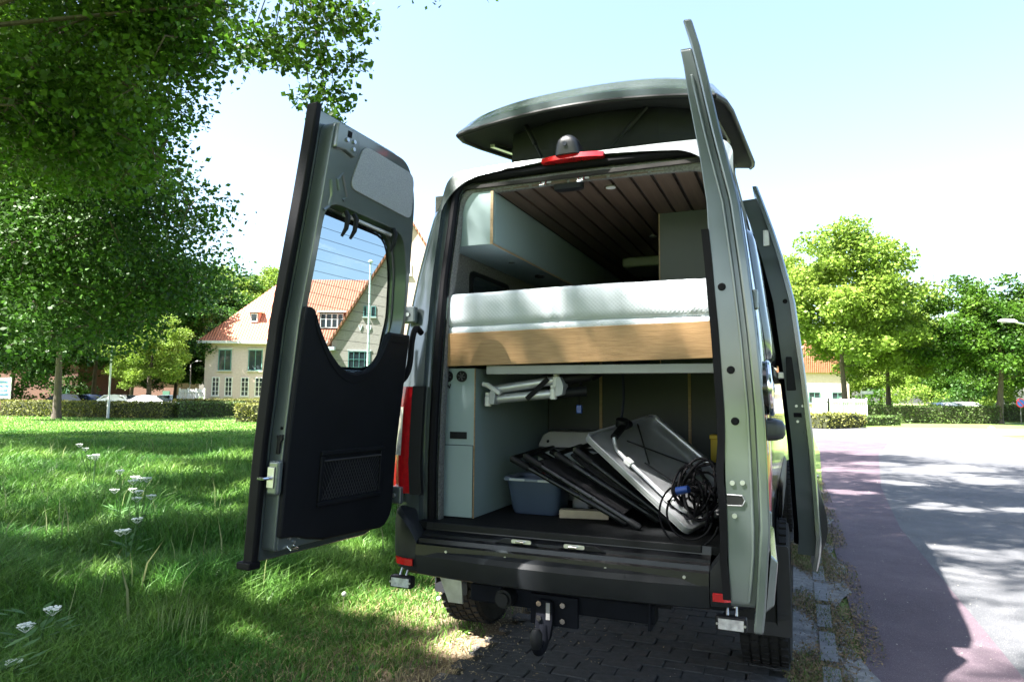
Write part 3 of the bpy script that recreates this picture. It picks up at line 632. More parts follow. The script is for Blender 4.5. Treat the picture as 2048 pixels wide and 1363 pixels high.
# ---------------------------------------------------------------- wheels
def make_wheel(name, cx, cy):
    s = 1 if cx > 0 else -1
    wl = bpy.data.objects.new('wheel', None); wl.location = (cx, cy-3, .385); COL.objects.link(wl); wl.parent = VAN; wl['_local'] = 1
    prof = [(-.125, .24), (-.13, .30), (-.122, .36), (-.10, .378), (0, .382), (.10, .378), (.122, .36), (.13, .30), (.125, .24)]
    g = G().loft([[(a, r_*math.cos(t), r_*math.sin(t)) for a, r_ in prof] for t in np.linspace(0, 2*math.pi, 49)], closed=False)
    for k in range(40):
        t = 2*math.pi*k/40
        for j, a in enumerate((-.095, -.048, 0, .048, .095)):
            tt = t + (math.pi/40 if j % 2 else 0)
            rot = Matrix.Rotation(tt, 3, 'X') @ Matrix.Rotation(.35*(1 if j % 2 else -1), 3, 'Z')
            g.box(Matrix.Rotation(tt, 3, 'X') @ Vector((a, 0, .383)), (.036, .040, .014), Matrix.Rotation(tt, 3, 'X'))
    add('tyre', g, TYRE, wl)
    rm = G().loft([[(s*a, r_*math.cos(t), r_*math.sin(t)) for a, r_ in ((-.12, .24), (.0, .225), (.10, .235), (.115, .215), (.07, .12), (.09, .06), (.10, .0))] for t in np.linspace(0, 2*math.pi, 33)], closed=False)
    add('rim', rm, pm('rim_black', (.03, .03, .032), .35, .6), wl, smooth=True)
for cx in (-.875, .875):
    make_wheel('w', cx, 1.05); make_wheel('w', cx, 5.2)
for s in (-1, 1):
    add('mud_flap', G().prism(rounded([(s*.79, .255), (s*1.01, .255), (s*1.0, .70), (s*.79, .70)], .015), lambda p, q, h: (p, h, q), .655, .665), pm('flap_rubber', (.012, .013, .016), .55), VAN)
    add('wheel_arch', G().loft([[(s*.76, 1.05+.46*math.cos(a), .385+.46*math.sin(a)), (s*.935, 1.05+.46*math.cos(a), .385+.46*math.sin(a)), (s*.945, 1.05+.50*math.cos(a), .385+.50*math.sin(a))] for a in np.linspace(-.1, math.pi+.1, 20)], closed=False), BLACKPL, VAN, smooth=True)
add('heat_shield', G().prism([(-.60, .40), (-.52, .40), (-.53, .54), (-.66, .54)], lambda p, q, h: (p, h, q), .05, .06), STEEL, VAN)
add('spare_underbody', G().bx(-.5, .5, .15, .9, .47, .56), BLACKPL, VAN)
# ---------------------------------------------------------------- tow hitch
hb_ = add('tow_bar', G().bx(-.44, .46, -.03, .06, .445, .53), POWDER, VAN, bevel=.01)
add('end_plate', G().bx(.43, .443, -.04, .09, .42, .545), POWDER, hb_, bevel=.003)
add('mount_plate', G().bx(-.115, .115, -.055, -.031, .39, .525), POWDER, hb_, bevel=.004)
add('neck_plate', G().prism(rounded([(-.075, .51), (.0, .51), (.005, .42), (-.01, .33), (-.05, .29), (-.085, .33)], .02), lambda p, q, h: (p, h, q), -.085, -.056), POWDER, hb_, bevel=.005)
add('ball_neck', G().tube(smooth_curve([(-.04, -.07, .40), (-.04, -.08, .33), (-.045, -.10, .30), (-.05, -.13, .30), (-.05, -.15, .33)], 5), .024, 12), POWDER, hb_, smooth=True)
add('ball_cap', G().tube([(-.05, -.15, .315), (-.05, -.15, .335), (-.05, -.15, .38), (-.05, -.15, .40)], [.02, .028, .027, .015], 16), BLACKPL, hb_, smooth=True)
add('label_plate', G().bx(-.027, -.008, -.0875, -.086, .425, .50), pm('dull_plate', (.2, .2, .2), .7), hb_)
for x, z in ((-.06, .495), (.045, .49), (.045, .42), (-.06, .43)):
    add('bolt', G().tube([(x, -.056, z), (x, -.096 if x < 0 else -.068, z)], .013, 6), CHROME, hb_)
sk_ = add('tow_socket', G().tube([(-.235, -.03, .495), (-.235, -.10, .495)], [.045, .042], 20).tube([(-.235, -.10, .495), (-.235, -.115, .495)], .03, 16), BLACKPL, hb_, smooth=True)
# ================================================================ LOOSE THINGS IN THE VAN
def mattress():
    g = G(); nx, nz = 70, 12
    def sec(y, e):
        L = []
        for i in range(nx+1):
            x = -.735 + 1.465*i/nx; seam = abs(((x+.735)/.088) % 1 - .5)
            L.append((x, y + (.0 if e else 0) + .006*(1-min(1, (.5-seam)*10)), 0))
        return L
    rows = []
    prof = [(1.745, .16), (1.76, .128), (1.78, .120), (1.80, .122), (1.812, .134), (1.82, .123), (1.86, .118), (1.92, .118), (1.965, .122), (1.985, .134), (1.992, .16), (1.995, .4), (1.99, 1.95)]
    for z, y in prof:
        row = []
        for i in range(nx+1):
            x = -.735 + 1.468*i/nx; ph = ((x+.735)/.0865) % 1
            seam = max(0, 1-min(ph, 1-ph)*14)
            tilt = .012*(x+.735)/1.47
            row.append((x, y + .010*seam + .004*math.sin(x*5) + .0025*math.sin(x*23+z*31), z + tilt + .003*math.sin(x*5+1)))
        rows.append(row)
    g.loft(rows, closed=False)
    g.loft([[r[0] for r in rows], [(r[0][0]+.0, r[0][1], 1.76) for r in rows]], closed=False); g.loft([[r[-1] for r in rows], [(r[-1][0], r[-1][1], 1.77) for r in rows]], closed=False)
    return g
tag(add('mattress', mattress(), WHITEF, None, smooth=True, ang=60), 'white quilted mattress lying on the raised bed behind the bamboo board', 'mattress')
# washing bowl
def bowl():
    t = thing('washing_bowl', 'blue grey plastic washing bowl with pale rim grips on the van floor', 'bowl', (-.28, .52, .801))
    def rr(hx, hy, z, r): return [(-.28+x, .52+y, z) for x, y in rounded([(-hx, -hy), (hx, -hy), (hx, hy), (-hx, hy)], r, 6)]
    add('basin', G().loft([rr(.125, .095, .802, .05), rr(.135, .105, .82, .05), rr(.155, .125, .95, .06), rr(.162, .132, .985, .06), rr(.152, .122, .985, .06), rr(.145, .115, .95, .05), rr(.125, .095, .815, .05)], cap0=True, cap1=True), BLUEPL, t, smooth=True, ang=45)
    add('rim', G().loft([rr(.16, .13, .98, .06), rr(.178, .148, .982, .07), rr(.18, .15, .993, .07), rr(.174, .144, 1.0, .07), rr(.155, .125, .998, .06), rr(.150, .12, .985, .06)]), pm('bowl_rim', (.16, .20, .28), .35), t, smooth=True, ang=60)
    for x in (-.08, .085): add('rim_grip', G().bx(-.28+x-.045, -.28+x+.045, .366, .372, .983, .996), pm('grip_pale', (.45, .5, .55), .4), t, bevel=.004)
    add('tag_red', G().box((-.215, .40, 1.03), (.02, .004, .05), Matrix.Rotation(.2, 3, 'Y')), pm('red_tag', (.5, .02, .02), .5), t).name = 'hanging_tag'
bowl()
# portable toilet / cool box behind
def toilet():
    t = thing('portable_toilet', 'pale grey portable toilet with moulded lid at the back of the van', 'toilet', (-.27, 1.15, .801))
    add('tank', G().bx(-.47, -.07, .98, 1.31, .802, 1.11), pm('toilet_grey', (.5, .54, .55), .45), t, bevel=.02, seg=3)
    add('lid', G().loft([[(-.27+sx*hx, 1.145+sy*hy, z) for sx, sy in ((-1, -1), (1, -1), (1, 1), (-1, 1))] for hx, hy, z in ((.19, .16, 1.125), (.195, .16, 1.14), (.17, .14, 1.20), (.13, .12, 1.225))], cap0=True, cap1=True), pm('lid_beige', (.36, .35, .33), .5), t, bevel=.015, seg=3)
    add('lid_knob', G().tube([(-.40, .993, 1.165), (-.40, .982, 1.16)], .008, 10), BLACKPL, t)
toilet()
b_ = add('white_canister', G().loft([[(-.115+x, .80+y, z) for x, y in rounded([(-r_, -r_), (r_, -r_), (r_, r_), (-r_, r_)], .02)] for r_, z in ((.052, .802), (.05, .90), (.046, .955), (.03, .985), (.022, 1.0))], cap0=True, cap1=True), WHITEPL, None, smooth=True, ang=50)
tag(b_, 'small white plastic canister standing behind the blue bowl', 'canister')
tag(add('wood_offcut', G().box((.0, .44, .823), (.26, .07, .044), Matrix.Rotation(R(12), 3, 'Z')), pm('raw_timber', (.42, .36, .27), .8, var=.15, scale=12), None, bevel=.004), 'short pale timber offcut lying on the floor in front of the folded chairs', 'wood')
# folded tripod style leg set hung under the bed
def legset():
    t = thing('folded_leg_frame', 'folded silver tube frame with white end caps strapped under the bed', 'frame', (-.28, .25, 1.40))
    def P(px, z, y=.25): return (px, y, z)
    for a, b in (((-.445, 1.475), (-.10, 1.525)), ((-.44, 1.425), (-.12, 1.455))):
        A, B = Vector(P(*a)), Vector(P(*b))
        add('tube', G().tube([A, B], .024, 14), ALU, t, smooth=True)
        k = B - A; add('black_sleeve', G().tube([B, B + k.normalized()*.17 + Vector((0, .06, 0))], .027, 12), BLACKPL, t, smooth=True)
    for x, z in ((-.475, 1.415), (-.105, 1.455), (-.09, 1.52)):
        f_ = add('end_cap', G().tube([(x, .235, z-.03), (x, .235, z-.026), (x, .235, z+.022), (x, .235, z+.03)], [.012, .019, .019, .01], 12), WHITEPL, t, smooth=True)
        add('collar', G().tube([(x, .235, z+.03), (x, .235, z+.045)], .016, 12), WHITEPL, f_, smooth=True)
    add('clamp', G().prism(rounded([(-.455, 1.40), (-.425, 1.395), (-.42, 1.46), (-.44, 1.475), (-.455, 1.46)], .008), lambda p, q, h: (p, h, q), .20, .285), pm('clamp_grey', (.4, .42, .44), .4), t, bevel=.003)
    add('clamp', G().prism(rounded([(-.085, 1.44), (-.045, 1.45), (-.04, 1.50), (-.06, 1.545), (-.08, 1.54)], .012), lambda p, q, h: (p, h, q), .20, .285), pm('clamp_grey', (.4, .42, .44), .4), t, bevel=.003)
    add('lock_hook', G().tube([(-.50, .22, 1.505), (-.47, .215, 1.50), (-.395, .21, 1.455)], [.012, .014, .013], 10), WHITEPL, t, smooth=True)
    add('strap', G().box((-.19, .222, 1.48), (.026, .004, .16), Matrix.Rotation(R(48), 3, 'Y')), RUBBER, t)
    add('strap_hanger', G().tube([(.02, .30, 1.50), (.03, .34, 1.69)], .01, 6), RUBBER, t)
    add('blue_clip', G().bx(.0, .03, .29, .31, 1.355, 1.40), BLUEP, t, bevel=.005)
    add('clip_cord', G().tube([(.015, .30, 1.40), (.012, .30, 1.49)], .003, 6), RUBBER, t)
legset()
tag(add('hanging_strap', G().tube(smooth_curve([(.12, .8, 1.66), (.13, .8, 1.45), (.11, .8, 1.30), (.07, .78, 1.22), (.06, .7, 1.12)], 6), .009, 6), pm('strap_blue', (.015, .02, .05), .6), None), 'dark blue strap hanging down behind the folded chairs', 'strap')
# folded camping chairs leaning to the left
def fchair(x0, y0, top, bot, label, cushion=False):
    t = thing('folded_camping_chair', label, 'chair', (bot[0], bot[1]+.1, .801), group='folded chairs leaning in the van')
    T, B = Vector(top), Vector(bot)
    for k, dy in enumerate((0, .42)):
        off = Vector((0, dy, 0))
        leg = add('frame_tube', G().tube([T+off, T+off+(B-T)*.12, B+off], .0135, 12), pm('chair_tube', (.02, .023, .028), .3, .5), t, smooth=True)
        add('foot_cap', G().tube([B+off+(T-B).normalized()*.05, B+off, B+off+(B-T).normalized()*.012], [.018, .018, .013], 12), BLACKPL, leg, smooth=True)
        add('joint_sleeve', G().tube([T+off, T+off+(B-T).normalized()*.11], .019, 12), BLACKPL, leg, smooth=True)
        for q in (.35, .62): add('rivet', G().sphere(T+off+(B-T)*q+Vector((-.002, -.0135, .004)), .004, 6, 4), CHROME, leg)
    add('cross_tube', G().tube([T, T+Vector((.01, .42, .02))], .0135, 10), pm('chair_tube', (.02, .023, .028), .3, .5), t, smooth=True)
    if cushion:
        d = (B-T); n_ = Vector((-d.z, 0, d.x)).normalized()*-1
        L = []
        for i in range(9):
            q = .02 + .86*i/8; w_ = .03*math.sin(math.pi*min(1, max(0.04, (i+.3)/8.6)))+.012
            c = T + d*q + Vector((.04, 0, .0))
            L.append([(c + n_*w_*math.cos(a) + Vector((0, .22+.21*math.sin(a)*(.55+.45*math.sin(math.pi*(i+.6)/9.2)), 0))) for a in np.linspace(0, 2*math.pi, 17)[:-1]])
        add('seat_fabric', G().loft(L, cap0=True, cap1=True), MESHF, t, smooth=True, ang=60)
    else:
        d = (B-T)
        add('seat_fabric', G().loft([[T+d*.1+Vector((.012, .02, .004)), T+d*.1+Vector((.012, .40, .004))], [T+d*.5+Vector((.03, .02, .0)), T+d*.5+Vector((.03, .40, 0))], [T+d*.85+Vector((.014, .02, .004)), T+d*.85+Vector((.014, .40, .004))]], closed=False), MESHF, t)
fchair(0, 0, (-.37, .32, 1.108), (.25, .30, .82), 'leftmost folded black camping chair, its thin tube nearest the blue bowl')
fchair(0, 0, (-.285, .30, 1.125), (.335, .22, .818), 'second folded black camping chair from the bowl, foot nearest the sill')
fchair(0, 0, (-.13, .36, 1.135), (.40, .36, .835), 'folded chair with thick black mesh padding in the middle of the pile', True)
fchair(0, 0, (-.02, .34, 1.165), (.46, .36, .83), 'folded black camping chair pressed against the silver folding table')
# folding table on its side
def ftable():
    t = thing('folding_table', 'silver aluminium folding table leaning on its edge with legs folded flat', 'table', (.35, .4, .801))
    # local frame: p along the leaning edge (top-left to bottom-right), q into the van
    A = Vector((.03, .33, 1.235)); B = Vector((.575, .16, .815)); Cq = Vector((.20, .62, .16))
    e = (B-A); L = e.length; e.normalize(); q = (Cq - e*Cq.dot(e)); Wd = .62; q.normalize(); n_ = e.cross(q).normalized()
    if n_.z < 0: n_ = -n_
    f = lambda p, k, h: A + e*p + q*k + n_*h
    poly = rounded([(0, 0), (L, 0), (L, Wd), (0, Wd)], .04, 5)
    add('table_top', G().prism(poly, f, -.006, .0), ALU, t)
    tr_ = add('edge_trim', G().loft([[f(p, k, -.012) for p, k in poly], [f(p, k, .022) for p, k in poly], [f(.5*L+(p-.5*L)*.965, .5*Wd+(k-.5*Wd)*.965, .022) for p, k in poly], [f(.5*L+(p-.5*L)*.965, .5*Wd+(k-.5*Wd)*.965, .002) for p, k in poly]]), ALU, t, bevel=.003)
    lg = add('leg', G().tube(smooth_curve([f(.10, .11, .05), f(.13, .10, .03), f(.18, .075, .026), f(L*.5, .07, .026), f(L*.80, .07, .026), f(L*.90, .11, .026), f(L*.94, .2, .026), f(L*.94, .45, .026)], 6), .011, 10), ALU, t, smooth=True)
    add('leg', G().tube([f(.05, Wd-.05, .03), f(L*.93, Wd-.05, .03)], .011, 10), ALU, t, smooth=True)
    for p in (.36*L, .74*L):
        add('leg_clip', G().box(f(p, .07, .026), (.045, .03, .03), Matrix((e, q, n_)).transposed()), WHITEPL, t, bevel=.004)
    for a, b in (((.12, .22), (.62*L, .50)), ((.62*L, .50), (.8*L, .36)), ((.40*L, .18), (.62*L, .22)), ((.62*L, .22), (.9*L, .40)), ((.05*L, .42), (.42*L, .20))):
        add('brace_rod', G().tube([f(a[0], a[1], .014), f(b[0], b[1], .014)], .0045, 6), pm('brace_dark', (.05, .05, .055), .4, .6), t)
    add('carry_handle', G().tube([f(.60*L, .33, .006), f(.62*L, .33, .03), f(.72*L, .35, .03), f(.74*L, .35, .006)], .010, 8), BLACKPL, t, smooth=True)
    add('black_leg_foot', G().tube([f(.10, .11, .05), f(.06, .22, .06), f(.05, .30, .055)], .02, 12), BLACKPL, t, smooth=True)
    add('foot_disc', G().tube([f(.045, .24, .05), f(.03, .24, .085)], .035, 18), BLACKPL, t, smooth=True)
ftable()
# coil of cable with blue plug, yellow box
def coil():
    t = thing('cable_coil', 'tangled black power cable coil with blue plug at the right of the load floor', 'cable', (.62, .25, .801))
    for k in range(17):
        cx, cy, cz = .615+random.uniform(-.05, .06), .30+random.uniform(-.09, .10), 1.0+random.uniform(-.09, .08)
        rx, rz = random.uniform(.05, .115), random.uniform(.05, .12); tl = random.uniform(-.5, .5); ph = random.random()*6
        pts = []
        for a in np.linspace(0, 2*math.pi*random.choice((.8, 1, 1)), 30):
            x, z = rx*math.cos(a+ph), rz*math.sin(a+ph)
            pts.append((min(.725, cx + x*math.cos(tl)), max(.02, cy + x*math.sin(tl)*.8 + .025*math.sin(3*a+k)), max(.815, cz-.02+z*(1+.2*math.sin(2*a+k)))))
        add('cable_loop', G().tube(pts, .0065, 6), RUBBER, t, smooth=True)
    for r_, y in ((.10, .0), (.13, -.01)):
        add('cable_loop', G().tube([(.60+r_*math.cos(a), .06+y*2, .92+r_*1.1*math.sin(a)) for a in np.linspace(2.2, 6.0, 26)], .005, 6), RUBBER, t, smooth=True)
    add('blue_plug', G().tube([(.53, .17, 1.005), (.585, .15, 1.02)], [.02, .017], 12), BLUEP, t, smooth=True)
coil()
yb = thing('yellow_box', 'yellow plastic levelling block on a pale post behind the cable', 'box', (.66, 1.15, .801))
add('post', G().bx(.66, .69, 1.15, 1.18, .802, 1.06), pm('post_pale', (.45, .42, .33), .6), yb)
add('block', G().bx(.58, .725, 1.10, 1.2, 1.06, 1.20), YEL, yb, bevel=.006)
add('cap', G().bx(.575, .73, 1.09, 1.21, 1.2005, 1.225), YEL, yb, bevel=.004)
# ================================================================ GROUND
def groundmat(name, cols, scale, bump=.4, bscale=80, rough=.9, speck=None):
    m = bpy.data.materials.new(name); m.use_nodes = True; n = m.node_tree.nodes; l = m.node_tree.links; b = n['Principled BSDF']
    b.inputs['Roughness'].default_value = rough; b.inputs['Specular IOR Level'].default_value = .3
    tc = n.new('ShaderNodeTexCoord'); nz = n.new('ShaderNodeTexNoise'); nz.inputs['Scale'].default_value = scale; nz.inputs['Detail'].default_value = 9; nz.inputs['Roughness'].default_value = .65
    l.new(tc.outputs['Object'], nz.inputs['Vector']); rp = n.new('ShaderNodeValToRGB')
    e = rp.color_ramp.elements; e[0].position = .32; e[0].color = (*cols[0], 1); e[1].position = .68; e[1].color = (*cols[-1], 1)
    for i, c in enumerate(cols[1:-1]): k = e.new(.32+.36*(i+1)/(len(cols)-1)); k.color = (*c, 1)
    l.new(nz.outputs['Fac'], rp.inputs['Fac']); out = rp.outputs['Color']
    if speck:
        v = n.new('ShaderNodeTexVoronoi'); v.inputs['Scale'].default_value = speck[0]; l.new(tc.outputs['Object'], v.inputs['Vector'])
        cr = n.new('ShaderNodeValToRGB'); cr.color_ramp.elements[0].color = (1, 1, 1, 1); cr.color_ramp.elements[0].position = speck[1]; cr.color_ramp.elements[1].color = (0, 0, 0, 1); cr.color_ramp.elements[1].position = speck[1]+.05
        l.new(v.outputs['Distance'], cr.inputs['Fac'])
        wn = n.new('ShaderNodeMath'); wn.operation = 'MULTIPLY'; cs = n.new('ShaderNodeSeparateColor'); l.new(v.outputs['Color'], cs.inputs[0])
        gt = n.new('ShaderNodeMath'); gt.operation = 'GREATER_THAN'; gt.inputs[1].default_value = .6; l.new(cs.outputs[0], gt.inputs[0])
        l.new(cr.outputs['Color'], wn.inputs[0]); l.new(gt.outputs[0], wn.inputs[1])
        mx = n.new('ShaderNodeMix'); mx.data_type = 'RGBA'; l.new(wn.outputs[0], mx.inputs['Factor']); l.new(out, mx.inputs['A']); mx.inputs['B'].default_value = (*speck[2], 1); out = mx.outputs['Result']
    l.new(out, b.inputs['Base Color'])
    nb = n.new('ShaderNodeTexNoise'); nb.inputs['Scale'].default_value = bscale; nb.inputs['Detail'].default_value = 6; l.new(tc.outputs['Object'], nb.inputs['Vector'])
    bp = n.new('ShaderNodeBump'); bp.inputs['Strength'].default_value = bump; bp.inputs['Distance'].default_value = .012; l.new(nb.outputs['Fac'], bp.inputs['Height']); l.new(bp.outputs[0], b.inputs['Normal'])
    MATS[name] = m
    return m
def sheet(pts, z): return G().add([(x, y, z) for x, y in pts], [tuple(range(len(pts)))])
LAWN = groundmat('lawn_soil', [(.085, .14, .028), (.13, .20, .045), (.18, .235, .07)], 1.6, .5, 60)
structure('lawn', sheet([(-700, -700), (700, -700), (700, 700), (-700, 700)], -.03), LAWN)
ASPH = groundmat('asphalt', [(.058, .06, .066), (.08, .082, .088), (.11, .11, .115)], 1.2, .8, 150, .8, (130, .25, (.2, .2, .2)))
REDA = groundmat('red_asphalt', [(.062, .044, .056), (.085, .062, .076), (.112, .085, .098)], 1.4, .8, 150, .8, (130, .25, (.19, .155, .165)))
structure('road', sheet([(1.39, -8), (9.5, -8), (9.3, 33), (13, 36), (30, 39), (30, 33), (60, 33), (60, 44), (14, 43.5), (7.6, 41.5), (1.8, 39), (-20, 44), (-40, 54), (-42, 49), (-16, 38), (1.72, 34), (1.66, 18), (1.39, 7)], -.016), ASPH)
structure('bike_lane', sheet([(1.37, -8), (2.12, -8), (2.13, 6), (2.35, 10), (3.1, 18), (4.0, 24), (1.68, 26), (1.65, 18), (1.37, 7)], -.0115), REDA)
GUT = groundmat('gutter_concrete', [(.10, .10, .10), (.17, .17, .165), (.25, .25, .24)], 7, .9, 90, .85, (60, .2, (.38, .37, .35)))
# ragged right hand edge of the old gutter strip, laid over the lane
edge = [(1.36+.05*math.sin(y*2.3)+.035*math.sin(y*7.1+1)+random.uniform(-.02, .02), y) for y in np.arange(-3, 14, .18)]
structure('gutter_strip', sheet([(1.0, -3)] + [e for e in edge] + [(1.0, 14)], -.0075), GUT)
DIRT = groundmat('dry_soil', [(.10, .07, .045), (.17, .125, .08), (.24, .185, .12)], 9, .9, 110, .95, (70, .25, (.36, .3, .2)))
dl_ = [(-1.5+.09*math.sin(y*1.7)+.05*math.sin(y*4.3), y) for y in np.arange(-4, 9, .3)]
structure('soil_edge', sheet([(-.60, -4)] + [(-.60, 9)] + dl_[::-1], -.022), DIRT)
# pavers under the van: a bed sheet, and every block of the near courses
bed = structure('parking_bay', sheet([(-.64, -4), (1.1, -4), (1.1, 9), (-.64, 9)], -.012), groundmat('joint_sand', [(.03, .028, .022), (.05, .046, .036), (.07, .06, .045)], 14, .6, 150))
PAV = pm('concrete_paver', (.052, .052, .053), .85, var=.35, scale=26, bump=.7, bscale=130, coords='Object')
pav_me = None; cnt = 0
def paver_variant(k):
    rr_ = random.Random(k); g = G(); L, Wd = .208, .104
    P = rounded([(-L/2, -Wd/2), (L/2, -Wd/2), (L/2, Wd/2), (-L/2, Wd/2)], .008, 1)
    P = [(x+rr_.uniform(-.002, .002), y+rr_.uniform(-.002, .002)) for x, y in P]
    g.loft([[(x, y, -.02) for x, y in P], [(x, y, -.004) for x, y in P], [(x*.965, y*.93, 0) for x, y in P]], cap1=True)
    o = add('paver', g, PAV, bed, smooth=True, ang=20); return o
vars_ = [paver_variant(k) for k in range(4)]; first = set(range(4))
rows_ = 33
for r_ in range(rows_):
    y = -.75 + r_*.1085
    for c_ in range(9):
        x = -.60 + c_*.2125 + (.106 if r_ % 2 else 0)
        if x > .97 or x < -.62: continue
        k = random.randrange(4)
        if k in first: o = vars_[k]; first.discard(k)
        else: o = vars_[k].copy(); COL.objects.link(o)
        o.location = (x + random.uniform(-.002, .002), y, -.001 + random.uniform(-.004, .003)); o.rotation_euler = (random.uniform(-.015, .015), random.uniform(-.01, .01), random.uniform(-.012, .012) + (math.pi if random.random() < .5 else 0))
        cnt += 1
# white edging blocks in the gutter
for i in range(11):
    y = .55 + i*.62
    o = add('edging_stone', G().prism(rounded([(1.145, y), (1.235, y+.01), (1.24, y+.52), (1.15, y+.53)], .012), lambda p, q, h: (p, q, h), -.012, -.001), pm('edging_concrete', (.15, .155, .16), .85, var=.3, scale=18, bump=.6, bscale=120), None, bevel=.004)
    tag(o, ['pale worn edging stone in the mossy gutter, ' + w_ for w_ in ('nearest the camera', 'second from the camera', 'third from the camera', 'fourth from the camera', 'fifth from the camera', 'sixth from the camera', 'seventh from the camera', 'eighth from the camera', 'ninth from the camera', 'tenth from the camera', 'farthest from the camera')][i], 'edging stone', 'edging stones along the gutter')
# ---------------------------------------------------------------- grass, litter, moss
GRASS = pm('grass_blade', (.034, .145, .020), .5, var=.3, scale=.9, col2=(.165, .285, .05), island=.5, trans=.35, spec=.3)
DRY = pm('dry_blade', (.30, .23, .11), .8, col2=(.42, .34, .18), scale=3, island=.3, trans=.2)
def blades(P, H, Wd, lean, bias=(0, 0)):
    n = len(P); a = rng.uniform(0, 2*np.pi, n); dx, dy = np.cos(a), np.sin(a)
    la = rng.uniform(0, 2*np.pi, n); lx = np.cos(la)*lean*H + bias[0]*H; ly = np.sin(la)*lean*H + bias[1]*H
    V = np.zeros((n, 5, 3)); hw_ = Wd/2
    V[:, 0] = P - np.stack([dx*hw_, dy*hw_, 0*hw_], 1); V[:, 1] = P + np.stack([dx*hw_, dy*hw_, 0*hw_], 1)
    M = P + np.stack([lx*.3, ly*.3, H*.55], 1)
    V[:, 2] = M - np.stack([dx*hw_*.75, dy*hw_*.75, 0*hw_], 1); V[:, 3] = M + np.stack([dx*hw_*.75, dy*hw_*.75, 0*hw_], 1)
    V[:, 4] = P + np.stack([lx, ly, H*(.98-.25*np.minimum(1, np.hypot(lx, ly)/np.maximum(H, 1e-4)))], 1)
    base = np.arange(n)[:, None]*5
    F = np.concatenate([base + [0, 1, 3], base + [0, 3, 2], base + [2, 3, 4]], 0)
    return V.reshape(-1, 3), F
def scatter(n, d0, d1, l0, l1, p=1.0):
    d = np.exp(rng.uniform(math.log(d0), math.log(d1), n)) if p == 1.0 else d0 + (d1-d0)*rng.random(n)**p
    lat = rng.uniform(l0, l1, n)*d
    x = CAMP.x + r2.x*lat + c2.x*d; y = CAMP.y + r2.y*lat + c2.y*d
    return np.stack([x, y, np.full(n, -.03)], 1), d
def noise2(x, y, s):
    return (np.sin(x*s+1.3*np.sin(y*s*.7))+np.sin(y*s*1.3+1.7*np.sin(x*s*.6+2)))*.5
def lawn_edge(y): return -.92+.09*np.sin(y*1.7)+.05*np.sin(y*4.3)
P, d = scatter(330000, 1.3, 27, -.84, .12)
wear = np.clip((-.85-P[:, 0] + .25*noise2(P[:, 0], P[:, 1], 4.0))/1.1, .0, 1); keep = (P[:, 0] < lawn_edge(P[:, 1]) + rng.normal(0, .06, len(P))) & (rng.random(len(P)) < .30 + .70*wear); P, d = P[keep], d[keep]
tall = 1/(1+np.exp((P[:, 0] + 2.35 + .35*noise2(P[:, 0], P[:, 1], 1.1))*4))       # unmown meadow away from the van
tall = tall*np.clip((24-d)/6, 0, 1)
nn = noise2(P[:, 0], P[:, 1], 2.3)
H = (.045+.03*rng.random(len(P)))*(1-tall) + tall*(.12+.20*rng.random(len(P))**1.6)*(1+.55*nn)
H = np.maximum(H, .03); Wd = .0035 + .0011*d*(.5+.5*rng.random(len(P)))
V, F = blades(P, H, Wd, .45 + .35*rng.random(len(P)), (.22, .05))
V0, F0 = V, F
P, d = scatter(45000, 23, 46, -.84, .02); V, F = blades(P, .05+.06*rng.random(len(P)), .02+.03*rng.random(len(P)), .6, (.2, 0))
np_mesh('meadow_grass', np.concatenate([V0, V]), np.concatenate([F0, F+len(V0)]), GRASS, kind='stuff')
P2, d2_ = scatter(110000, 1.3, 14, -.84, .1); k2 = (P2[:, 0] < -.62) & ((P2[:, 0] > -2.6) | (rng.random(len(P2)) < .10)) & (noise2(P2[:, 0], P2[:, 1], 3.1) + rng.normal(0, .4, len(P2)) > -.1); P2 = P2[k2]; d2_ = d2_[k2]
V, F = blades(P2, .03+.05*rng.random(len(P2)), .003+.0006*d2_, .9)
np_mesh('dry_grass', V, F, DRY, kind='stuff')
# seed heads
P3, d3 = scatter(110, 4.2, 20, -.8, -.1); P3 = P3[P3[:, 0] < -2.4]; n3 = len(P3)
V, F = blades(P3, .34+.22*rng.random(n3), np.full(n3, .006)+.0008*d3[:n3], .25, (.12, .02))
np_mesh('seed_grass', V, F, pm('seed_stalk', (.22, .27, .10), .8, col2=(.34, .36, .18), island=.3, trans=.3), kind='stuff')
# a stand of pale seed stalks at the edge of the tall grass
n4 = 46; P4 = np.array([W(385+rng.normal(0, 30), 4.25+rng.normal(0, .16), -.03) for _ in range(n4)])
V, F = blades(P4, .18+.12*rng.random(n4), np.full(n4, .0055), .12, (.06, .0))
np_mesh('seed_stalks', V, F, pm('seed_pale', (.24, .30, .12), .8, island=.3, trans=.3), kind='stuff')
# litter of blossom scales and dead leaf in the gutter and round the bay
def litter(name, n, fx, mat, smin, smax, lift):
    P = fx(n); n = len(P); s = rng.uniform(smin, smax, n); a = rng.uniform(0, 6.28, n); t = rng.uniform(-.5, .5, n)
    dx = np.stack([np.cos(a), np.sin(a), t], 1)*s[:, None]; dy = np.stack([-np.sin(a), np.cos(a), rng.uniform(-.4, .4, n)], 1)*(s*rng.uniform(.3, .7, n))[:, None]
    P[:, 2] += lift + s*.3
    V = np.stack([P-dx, P-dy, P+dx, P+dy], 1).reshape(-1, 3); b = np.arange(n)[:, None]*4
    return np_mesh(name, V, np.concatenate([b + [0, 1, 2], b + [0, 2, 3]], 0), mat, kind='stuff')
def fgut(n):
    y = rng.uniform(-1.5, 11, n*3); x = .95 + rng.gamma(2.4, .085, n*3); m = (noise2(x*2, y, 2.9) + rng.normal(0, .25, n*3) > .08) & (x < 1.5)
    return np.stack([x, y, np.full(len(x), -.008)], 1)[m][:n]
